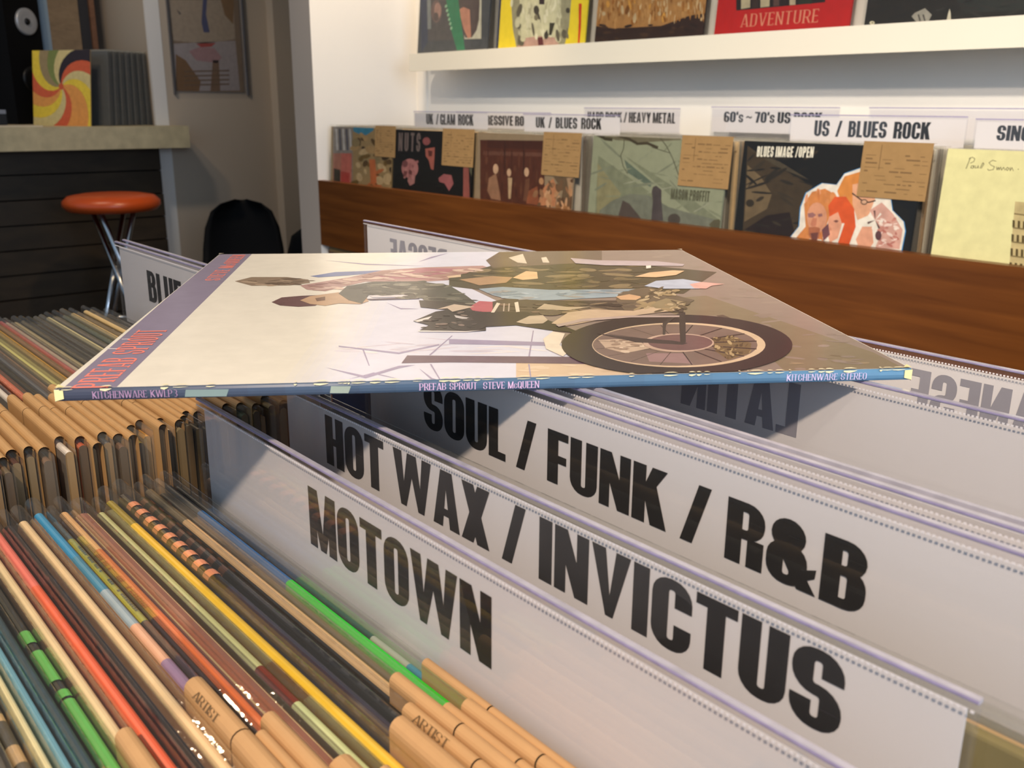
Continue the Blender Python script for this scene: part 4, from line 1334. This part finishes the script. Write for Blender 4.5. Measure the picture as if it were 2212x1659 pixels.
        L('P1', [(1165, 600), (1170, 632), (1185, 605), (1190, 632), (1205, 604), (1215, 634), (1235, 606), (1250, 634)], 6, ink, 3)
        L('P1', [(1275, 606), (1258, 622), (1272, 638), (1288, 620), (1275, 606)], 6, ink, 3)
        L('P1', [(1300, 606), (1300, 640), (1318, 608), (1332, 640)], 6, ink, 3)
        A('P1', ell(1382, 625, 5, 6, 8), ink, 3)
        A('P1', [(1350, 945), (1700, 980), (1700, 1700), (1290, 1600)], (196, 180, 132), 2)
        for r_ in range(4):
            for q in range(7):
                A('P1', [(1325 + q * 52 - r_ * 10, 1130 + r_ * 140 + q * 6), (1348 + q * 52 - r_ * 10, 1134 + r_ * 140 + q * 6), (1346 + q * 52 - r_ * 10, 1210 + r_ * 140 + q * 6), (1322 + q * 52 - r_ * 10, 1204 + r_ * 140 + q * 6)], (88, 76, 48), 3)
            A('P1', [(1340 - r_ * 12, 1060 + r_ * 140), (1700, 1110 + r_ * 140), (1700, 1122 + r_ * 140), (1338 - r_ * 12, 1074 + r_ * 140)], (130, 116, 80), 3)
    cover_record('pale yellow sleeve with handwriting at the right of wall bin', X(2058), X(2058) + .318, YB - .004, zb, top(2130, 322), ln, (226, 222, 166), signed, None, films=False, edge=(70, 46, 50), k=.80)


wall_covers()


def wall_stacks():
    """the records filed behind each front sleeve in the wall bin"""
    fronts = [(X(721), 'crowded street'), (X(858), 'pink faces'), (X(1037), 'sepia group'), (X(1287), 'sage green'), (X(1613), 'cut-out faces'), (X(2058), 'pale yellow')]
    cols = [(120, 116, 108), (176, 170, 158), (90, 84, 76), (196, 168, 126), (70, 66, 62), (150, 120, 84), (206, 200, 188), (110, 100, 92)]
    proto = {}
    for i, (x0, nm) in enumerate(fronts):
        w = .318
        for k in range(14):
            y = COV_Y + .012 + k * .0125
            ci = (i * 3 + k) % 8
            jx = random.uniform(-.004, .008)
            h = -.052 - ZBIN + random.uniform(-.003, .003)
            lab = 'sleeved record filed behind the %s sleeve in the wall bin' % nm
            if ci not in proto:
                t = thing('vinyl_record', lab, 'record', (0, 0, 0))
                j = jacket_mesh([(-.157, .157, rgb(cols[ci], 1.0))], .345, .004)
                j.build('jacket', MT['print'], t)
                film_cover(t, .322, .345, .004, MT['film_dull'], -.161, .004)
                proto[ci] = t
                o = t
            else:
                o = copy_tree(proto[ci])
            o.location = (x0 + w / 2 + jx, y, ZBIN + ZC)
            o['label'] = lab
            o['group'] = 'records behind the %s sleeve' % nm


wall_stacks()


def wall_sign(label, pl, pr, ptop, y, text, ta, tb, tt, tbm, extra=None):
    x0, x1 = aty(pl, ptop, y).x, aty(pr, ptop, y).x
    ztop = aty((pl + pr) / 2, ptop + 3, y).z
    z1, z0 = aty((ta + tb) / 2, tt, y).z, aty((ta + tb) / 2, tbm, y).z
    t = thing('header_divider', label, 'divider', (x0, y, ZBIN))
    h, w = ztop - ZBIN, x1 - x0
    m = MB(); m.box(0, 0, 0, w, .002, h); m.build('clear_panel', MT['acrylic'], t)
    m = MB(); m.box(.002, .0022, h - .05, w - .002, .0028, h - .0045); m.build('header_card', MT['card'], t)
    m = MB(); m.box(0, -.0004, h - .0016, w, 0, h); m.build('seam', MT['seam'], t)
    if text:
        m = MB()
        put_text(m, BOLD, text, aty(ta, tt, y).x - x0, aty(tb, tt, y).x - x0, z0 - ZBIN, z1 - ZBIN, lambda u, v, l: (u, .00212 - l * .00004, v), 0)
        m.build('lettering', MT['ink'], t)
    return t


def wall_signs():
    wall_sign('header sign lettered UK / GLAM ROCK in the wall bin', 893, 1053, 238, 1.478, 'UK  / GLAM  ROCK', 919, 1021, 246.5, 270)
    wall_sign('header sign partly hidden, reading RESSIVE RO, in wall bin', 985, 1190, 239, 1.566, 'PROGRESSIVE ROCK', 1012, 1152, 250, 271)
    wall_sign('header sign lettered UK / BLUES ROCK in the wall bin', 1130, 1340, 244, 1.453, 'UK  /  BLUES  ROCK', 1156, 1298, 254, 278)
    wall_sign('header sign lettered HEAVY METAL in the wall bin', 1262, 1470, 230, 1.603, 'HARD ROCK / HEAVY METAL', 1268, 1458, 242.5, 265)
    wall_sign("header sign lettered 60's~70's US at the back of wall bin", 1537, 1815, 228, 1.628, "60's ~ 70's US ROCK", 1563, 1776, 242, 266)
    wall_sign('header sign lettered US / BLUES ROCK in the wall bin', 1707, 2092, 246, 1.465, 'US  /  BLUES  ROCK', 1759, 2011, 262, 298)
    wall_sign('blank header panel behind the US / BLUES ROCK sign', 1878, 2350, 230, 1.600, None, 1900, 2000, 240, 260)
    wall_sign('header sign cut by the frame, starting SIN, at right of wall bin', 2108, 2560, 256, 1.428, 'SINGER SONGWRITER', 2154, 2520, 274, 309)


wall_signs()


def shelf_covers():
    zb = .1388

    def tall(A0):
        """shapes that reach the frame's top go on up the sleeve"""
        return lambda crop, pts, col, lay: A0(crop, [(x, y - 420 if (y <= 0 and len(pts) < 8) else y) for x, y in pts], col, lay)
    yb = 1.618
    ln = math.radians(5)
    hgt = .315

    def green_sash(A0, T, L):
        A = tall(A0)
        A('S1', [(130, 0), (150, 600), (560, 570), (910, 545), (930, 0)], (74, 78, 84), 1)
        A('S1', [(145, 0), (220, 0), (232, 480), (160, 600)], (62, 70, 92), 2)
        A('S1', [(225, 0), (235, 470), (845, 440), (845, 0)], (84, 82, 84), 2)
        A('S1', [(640, 0), (650, 445), (840, 440), (845, 0)], (196, 196, 180), 3)
        A('S1', [(560, 0), (840, 0), (815, 220), (790, 340), (735, 425), (660, 430), (590, 200)], (82, 70, 70), 4)
        A('S1', [(585, 110), (640, 80), (710, 110), (725, 420), (690, 440), (640, 330)], (190, 134, 112), 5)
        A('S1', [(215, 0), (260, 0), (270, 330), (230, 330)], (130, 136, 136), 3)
        A('S1', ell(330, 130, 62, 130, 16), (116, 96, 94), 3)
        A('S1', ell(345, 120, 40, 90, 16), (166, 132, 122), 4)
        A('S1', ell(325, 190, 30, 50, 12), (96, 84, 82), 5)
        A('S1', [(370, -10), (525, -10), (655, 570), (565, 575), (500, 350)], (52, 128, 92), 6)
        for k in range(6): A('S1', ell(440 + k * 12, 70 + k * 50, 12, 20, 8, .3), (150, 196, 160), 7)
    y1 = 1.624
    sx = lambda p: aty(p, 95, y1).x
    cover_record('dark grey sleeve crossed by a green sash, leftmost on the shelf', sx(905), sx(1056), yb, zb, zb + hgt, ln, (74, 78, 84), green_sash, None, k=.76)

    def yellow_face(A0, T, L):
        A = tall(A0)
        A('S1', [(1150, -10), (1900, -10), (1840, 300), (1790, 510), (1240, 540), (1200, 330)], (150, 148, 122), 1)
        A('S1', [(1270, 0), (1760, 0), (1740, 300), (1700, 500), (1300, 520), (1280, 250)], (204, 204, 172), 2)
        A('S1', [(1270, 440), (1500, 410), (1720, 430), (1720, 520), (1250, 540)], (186, 152, 140), 3)
        dab(A, 'S1', (1260, 0, 1760, 420), 50, 16, 44, ((196, 196, 164), (212, 212, 182), (176, 174, 146), (222, 222, 196)), 3.5, 13, .2)
        rr = random.Random(9)
        for k in range(26):
            cx, cy = rr.uniform(1180, 1860), rr.uniform(0, 500)
            A('S1', ell(cx, cy, rr.uniform(10, 34), rr.uniform(30, 90), 9, rr.uniform(-.3, .3)), rr.choice(((96, 92, 78), (120, 116, 96), (214, 214, 186), (200, 200, 170), (70, 66, 58))), 4 + k % 4)
        A('S1', [(1500, -10), (1570, -10), (1560, 50), (1500, 50)], (56, 44, 46), 9)
        A('S1', [(1480, 430), (1540, 420), (1550, 515), (1490, 515)], (96, 48, 52), 9)
        A('S1', [(1620, 260), (1680, 260), (1640, 400), (1610, 400)], (58, 56, 44), 9)
        A('S1', [(1950, 40), (1985, 40), (1975, 320), (1960, 490), (1940, 490), (1950, 250)], (206, 66, 30), 9)
    cover_record('bright yellow sleeve with a grey painted face on the shelf', sx(1080), sx(1266), yb, zb, zb + hgt, ln, (238, 216, 50), yellow_face, None, k=.76)

    def blaze(A0, T, L):
        A = tall(A0)
        A('A1', [(80, -10), (950, -10), (950, 100), (820, 120), (600, 200), (240, 220), (90, 200)], (170, 124, 72), 1)
        dab(A, 'A1', (90, -20, 940, 150), 160, 7, 34, ((186, 140, 84), (160, 108, 50), (200, 170, 126), (134, 88, 40), (176, 130, 76)), 1.5, 10, .15)
        dab(A, 'A1', (90, 190, 940, 320), 60, 30, 10, ((60, 40, 30), (44, 30, 26), (72, 50, 36)), 1.6, 11)
        rr = random.Random(5)
        for k in range(30):
            cx, cy = rr.uniform(90, 940), rr.uniform(-20, 190)
            if cy > 190 - max(0, cx - 500) * .2: continue
            A('A1', ell(cx, cy, rr.uniform(5, 16), rr.uniform(16, 44), 8, rr.uniform(-.3, .3)), rr.choice(((186, 140, 84), (150, 96, 40), (196, 172, 132), (126, 80, 34), (206, 150, 70))), 2 + k % 5)
    cover_record('dark sleeve with a blazing orange grass picture on the shelf', sx(1288), sx(1520), yb, zb, zb + hgt, ln, (52, 34, 28), blaze, None, k=.76)

    def red(A0, T, L):
        A = tall(A0)
        A('C3', [(425, -10), (985, -10), (980, 14), (430, 66)], (44, 30, 26), 1)
        for a, b, c in ((460, 520, (196, 184, 150)), (530, 570, (60, 44, 36)), (580, 640, (196, 184, 150)), (660, 700, (96, 70, 62)), (760, 800, (196, 180, 150)), (820, 900, (44, 50, 34))):
            A('C3', [(a, -10), (b, -10), (b - 4, 50 - (b - 460) * .06), (a, 56 - (a - 460) * .08)], c, 2)
        T(SERIF, 'ADVENTURE', 'C3', (458, 168), (932, 138), .0235, (236, 150, 120), 2, .16)
    cover_record('red sleeve lettered ADVENTURE standing on the shelf', sx(1545), sx(1834), yb, zb, zb + hgt, ln, (200, 30, 26), red, None, k=.62)

    def dark(A0, T, L):
        A = tall(A0)
        A('B1', [(905, 190), (940, 150), (1060, 95), (1140, 170), (1100, 250), (960, 255)], (150, 146, 136), 1)
        for q in (985, 1040): A('B1', [(q - 10, 170), (q + 8, 165), (q + 30, 250), (q + 14, 252)], (70, 66, 62), 2)
        A('B1', [(1310, 235), (1330, 150), (1345, 100), (1358, 150), (1362, 235)], (206, 200, 180), 1)
        A('B1', ell(450, 265, 30, 22, 12), (214, 206, 176), 1)
        A('B1', ell(452, 262, 10, 8, 8), (90, 84, 70), 2)
        A('B1', [(1200, 0), (2205, -10), (2205, 120), (1500, 150)], (40, 42, 38), .5)
        dab(A, 'B1', (400, 0, 2205, 200), 30, 120, 12, ((40, 34, 30), (28, 26, 24), (46, 44, 40)), .7, 12, .5)  # wrinkle sheen of the black cover, put in as coloured streaks
    cover_record('black sleeve with a small grey fist at right of the shelf', sx(1866), sx(1866) + .315, yb, zb, zb + hgt, ln, (34, 30, 26), dark, None, k=.76)
    # thin sleeves seen edge-on between the first two covers
    t = cover_record('navy record sleeve tucked behind the yellow one on shelf', sx(1060), sx(1060) + .30, yb + .024, zb, zb + hgt, ln, (30, 46, 90), lambda A, T, L: None, None, k=.76)
    t = cover_record('buff record sleeve just behind the yellow one on shelf', sx(1073), sx(1073) + .30, yb + .014, zb, zb + hgt, ln, (206, 170, 110), lambda A, T, L: None, None, k=.76, films=False)


shelf_covers()


# ------------------------------------------------------------------ the far room: counter, things on it, stool, chairs, poster
XCF = -4.30


def counter():
    t = thing('shop_counter', 'counter with a thick concrete top and dark plank front', 'counter', (XCF, .2, ZF))
    zt = -.094 - ZF
    m = MB(); m.box(-.62, -2.2, zt - .094, 0, 1.435, zt); m.box(-.145, 1.435, zt - .094, 0, 1.535, zt); m.build('countertop', MT['concrete'], t)
    m = MB()
    h = zt - .094
    n = 9
    for k in range(n):
        m.box(-.13, -2.2, h * k / n + .006, -.1 - .004 * (k % 2), 1.43, h * (k + 1) / n)
    m.build('plank_front', MT['plank'], t)
    m = MB(); m.box(-.60, -2.2, 0, -.131, 1.42, h); m.build('body', MT['blackmatt'], t)
    return t


counter()
ZT = -.094


def counter_things():
    y0 = 1.02
    # speaker
    p = atx(45, 268, -4.98)
    t = thing('tower_speaker', 'black speaker with a pale round cone on the counter', 'speaker', (-4.99, p.y, ZT), (0, 0, math.radians(30)))
    m = MB(); m.box(-.12, -.115, 0, .11, .085, .62); m.build('cabinet', MT['blackmatt'], t)
    m = MB()
    m.lathe([(.004, .012), (.03, .006), (.052, .014), (.058, .010), (.058, 0)], 28)
    m.v = [(z + .11, x, y + .445) for x, y, z in m.v]
    m.build('cone', MT['cone'], t, True)
    m = MB(); m.lathe([(.001, .018), (.012, .016), (.016, .008)], 18)
    m.v = [(z + .11, x, y + .445) for x, y, z in m.v]
    m.build('dust_cap', MT['black'], t, True)
    m = MB(); m.lathe([(.004, .010), (.03, .004), (.05, .010), (.055, 0)], 28)
    m.v = [(z + .11, x, y + .20) for x, y, z in m.v]
    m.build('woofer', MT['black'], t, True)
    # small machine at the frame's edge, sheets of paper
    a, b = atx(-40, 268, -4.62), atx(31, 268, -4.62)
    t = thing('amplifier', 'small silver-topped amplifier at the left edge of counter', 'amplifier', (-4.60, (a.y + b.y) / 2 - .05, ZT))
    m = MB(); m.box(-.12, -.1, .004, .08, (b.y - a.y) / 2, .05); m.build('case', MT['black'], t)
    m = MB(); m.box(-.12, -.1, .05, .08, (b.y - a.y) / 2, .066); m.build('top_plate', MT['steel'], t)
    m = MB()
    for yy in (-.05, 0.0): m.box(.08, yy, .018, .088, yy + .018, .036)
    m.build('knob', MT['steel'], t)
    q = atx(60, 272, -4.42)
    m = MB(); m.box(-.1, -.16, 0, .05, .16, .004)
    o = m.build('paper_sheet', MT['paper']); o.location = (-4.40, q.y - .12, ZT + ZC); o.rotation_euler = (0, 0, .1)
    tag(o, 'cream paper sheets lying on the counter front edge', 'paper')
    # swirl sleeve
    cols = {'o': (222, 150, 74), 'r': (206, 92, 56), 'y': (226, 196, 60), 'c': (206, 188, 130), 'd': (44, 34, 40), 'g': (120, 130, 70), 'm': (150, 130, 92)}
    w = .315
    ph = math.radians(30)
    pr = atx(196, 268, -4.375)
    ax, nrm = Vector((math.cos(ph), math.sin(ph), 0)), Vector((-math.sin(ph), math.cos(ph), 0))
    pc = Vector((pr.x, pr.y, 0)) - ax * w / 2
    t = thing('record_sleeve', 'record sleeve with a swirling orange and yellow pattern on the counter', 'record', (pc.x, pc.y, ZT), (0, 0, ph))
    m = MB()
    lean = math.radians(8)
    hw = w / 2
    f = lambda u, v, l: (u, -.0002 * l + v * math.sin(lean), v * math.cos(lean))
    m.strip([f(-hw, 0, 0), f(hw, 0, 0), f(hw, w, 0), f(-hw, w, 0)], [f(-hw, 0, -20), f(hw, 0, -20), f(hw, w, -20), f(-hw, w, -20)], rgb((190, 160, 110)), close=True)
    m.face([f(-hw, 0, 0), f(hw, 0, 0), f(hw, w, 0), f(-hw, w, 0)], rgb(cols['m']))
    cx, cz = -.0, .165
    seq = 'oycrdcgmyroycro'
    n = len(seq)

    def arm(a0, a1):
        P, Q = [], []
        for k in range(12):
            rr = .008 + k * .021
            tw = -k * .13
            P.append((cx + rr * math.cos(a0 + tw), cz + rr * math.sin(a0 + tw)))
            Q.append((cx + rr * math.cos(a1 + tw), cz + rr * math.sin(a1 + tw)))
        return P, Q
    for i, ch in enumerate(seq):
        P, Q = arm(2 * PI * i / n, 2 * PI * (i + 1.02) / n)
        for k in range(11):
            pl = clip_rect([P[k], P[k + 1], Q[k + 1], Q[k]], -hw, 0, hw, w)
            if len(pl) >= 3: m.poly(pl, f, 1, rgb(cols[ch], 1.1))
    m.poly(ell(cx, cz, .014, .014, 14), f, 2, rgb(cols['r']))
    m.build('printed_cover', MT['print'], t)
    # row of grey sleeves behind it
    e0 = atx(237, 268, -4.40)
    e1 = atx(334, 270, -4.40)
    r2 = e1.x / e1.y
    L = (e0.x - r2 * e0.y) / (nrm.y * r2 - nrm.x)
    proto = None
    n = 22
    for k in range(n):
        p = Vector((e0.x, e0.y, 0)) + nrm * (L * k / (n - 1)) - ax * (.157 + .004 * (k % 3))
        lean_ = -math.radians(6 - 5.5 * k / n)
        if proto is None:
            t = thing('vinyl_record', 'grey record sleeve standing in the counter row', 'record', (0, 0, 0), group='grey sleeves on the counter')
            m = MB()
            m.box(-.157, -.0022, 0, .157, .0022, .312, rgb((84, 86, 86)))
            m.box(.1571, -.0012, .002, .158, .0012, .31, rgb((130, 128, 124)))
            m.build('jacket', MT['print'], t)
            m = MB(); m.box(-.16, -.003, 0, .161, .003, .318); m.build('plastic_sleeve', MT['film_dull'], t)
            proto = o = t
        else:
            o = copy_tree(proto)
        o.location = (p.x, p.y, ZT + ZC + .001)
        o.rotation_euler = (lean_, 0, ph)
    # storage cabinet on the wall behind
    a, b = atx(68, 60, -5.0), atx(207, 60, -5.0)
    t = thing('wall_cabinet', 'brown and grey-blue wall cabinet behind the speaker', 'cabinet', (-5.2, a.y, .21))
    L = b.y - a.y
    m = MB(); m.box(0, 0, 0, .2, L * .28, .9); m.build('side_panel', MT['greyblue'], t)
    m = MB(); m.box(0, L * .28, 0, .2, L * .75, .9); m.build('door', MT['brownboard'], t)
    m = MB(); m.box(0, L * .75, 0, .19, L * .92, .9); m.build('recess', MT['gap_dark'], t)  # dark gap built as a solid strip, its shade put into the colour
    m = MB(); m.box(0, L * .92, 0, .21, L, .9); m.build('edge_board', MT['edgewood'], t)


counter_things()


def poster():
    P = [atx(x, y, -4.448) for x, y in ((370, 0), (380, 197), (528, 203), (515, 0))]
    y0, y1 = P[1].y, P[2].y
    zb = P[1].z
    t = thing('framed_poster', 'clear-framed beige poster with red and white figures on wall', 'poster', (-4.449, (y0 + y1) / 2, zb))
    w = y1 - y0
    h = .8
    m = MB()
    f = lambda u, v, l: (.004 + .0002 * l, u, v)
    m.box(0, -w / 2, 0, .004, w / 2, h, rgb((150, 128, 104)))

    def A(pts, col, lay):
        Q = []
        for x, y in pts:
            p = atx(*cp('L1', x, y), -4.448)
            Q.append((p.y - (y0 + y1) / 2, p.z - zb))
        Q = clip_rect(Q, -w / 2 + .002, .002, w / 2 - .002, h)
        if len(Q) >= 3: m.poly(Q, f, lay, rgb(col))
    A([(1120, 0), (1150, 270), (1350, 290), (1560, 260), (1545, 0)], (190, 172, 148), 1)
    A([(1150, 290), (1560, 270), (1590, 600), (1165, 605)], (186, 176, 174), 1)
    A([(1165, 360), (1230, 400), (1330, 540), (1320, 605), (1165, 605)], (140, 104, 64), 2)
    A([(1410, 400), (1450, 400), (1460, 605), (1395, 605)], (140, 110, 84), 2)
    A([(1300, 290), (1430, 285), (1400, 310), (1330, 312)], (190, 80, 70), 3)
    A([(1250, 340), (1330, 310), (1420, 320), (1470, 380), (1440, 420), (1300, 400)], (190, 150, 150), 2)
    A([(1345, -10), (1372, -10), (1365, 100), (1390, 215), (1350, 215), (1335, 150)], (84, 90, 130), 3)
    A([(1170, 60), (1200, 90), (1190, 100)], (90, 84, 84), 3)
    A([(1460, -10), (1550, -10), (1545, 160), (1490, 100)], (150, 116, 76), 2)
    for yy in (470, 500, 530, 560): A([(1220, yy), (1520, yy - 6), (1520, yy + 3), (1220, yy + 10)], (126, 100, 74), 3)
    m.build('print', MT['print'], t)
    m = MB(); m.box(.006, -w / 2 - .01, -.012, .012, w / 2 + .02, h); m.build('clear_cover', MT['acrylic'], t)
    m = MB()
    for a, b in ((-w / 2 - .012, -w / 2 - .004), (w / 2 + .012, w / 2 + .02)): m.box(0, a, -.014, .014, b, h)
    m.build('frame_strip', MT['steel'], t)


poster()


def stool():
    t = thing('bar_stool', 'round bar stool with orange padded seat and chrome legs', 'stool', (-3.89, 1.235, ZF))
    h = ZC - .338
    m = MB()
    m.lathe([(.001, h), (.12, h - .001), (.16, h - .008), (.18, h - .026), (.181, h - .044), (.165, h - .062), (.12, h - .068), (.001, h - .068)], 40)
    m.build('seat', MT['orange'], t, True)
    for k in range(4):                       # four rods crossing under the seat
        a = math.radians(28 + 90 * k)
        u, v = Vector((math.cos(a), math.sin(a), 0)), Vector((-math.sin(a), math.cos(a), 0))
        m = MB()
        m.tube([u * .085 + v * .022 + Vector((0, 0, h - .064)), u * -.19 + v * .022], .010, 10)
        m.build('leg', MT['chrome'], t, True)
    m = MB()
    rr = .105
    m.tube([(rr * math.cos(2 * PI * k / 24), rr * math.sin(2 * PI * k / 24), .27) for k in range(25)], .008, 8, cap=False)
    m.build('footrest', MT['chrome'], t, True)


stool()


def shell_chair(loc, rz, label):
    t = thing('shell_chair', label, 'chair', (*loc, ZF), (0, 0, rz))
    # one moulded shell: seat running up into a rounded back; x is width, +y is the back
    m = MB()
    prof = [(-.22, .41, .19), (-.18, .435, .215), (-.08, .435, .225), (.04, .425, .225), (.13, .44, .225), (.18, .50, .222), (.205, .58, .215), (.225, .66, .20), (.24, .73, .165), (.247, .765, .11), (.25, .785, .03)]
    n = 12
    th = .012
    up, lo = [], []
    for i, (y, z, hw) in enumerate(prof):
        a = prof[max(i - 1, 0)]; b = prof[min(i + 1, len(prof) - 1)]
        d = Vector((0, b[0] - a[0], b[1] - a[1])).normalized()
        nn = Vector((0, -d.z, d.y))
        r1, r2 = [], []
        for k in range(n + 1):
            s = -1 + 2 * k / n
            p = Vector((s * hw, y, z)) + nn * (.055 * abs(s) ** 2.4)
            r1.append(p); r2.append(p - nn * th)
        up.append(r1); lo.append(r2)
    for i in range(len(up) - 1):
        m.strip(up[i], up[i + 1]); m.strip(lo[i + 1], lo[i])
        m.face([up[i][0], up[i + 1][0], lo[i + 1][0], lo[i][0]]); m.face([up[i + 1][-1], up[i][-1], lo[i][-1], lo[i + 1][-1]])
    m.strip(lo[0], up[0]); m.strip(up[-1], lo[-1])
    m.build('seat_shell', MT['blackmatt'], t, True)
    for sx in (-1, 1):
        for y0, y1 in ((-.10, -.22), (.10, .22)):
            m = MB(); m.tube([(sx * .12, y0, .425), (sx * .22, y1, 0)], .011, 8); m.build('leg', MT['black'], t, True)
    return t


c1 = shell_chair((-3.565, 1.61), math.radians(62), 'black moulded shell chair standing between counter and white partition')
c1.scale = (.74, .9, .945)
c2 = shell_chair((-3.01, 1.80), math.radians(205), 'black chair half hidden behind the white partition end')
c2.scale = (.9, .9, .915)
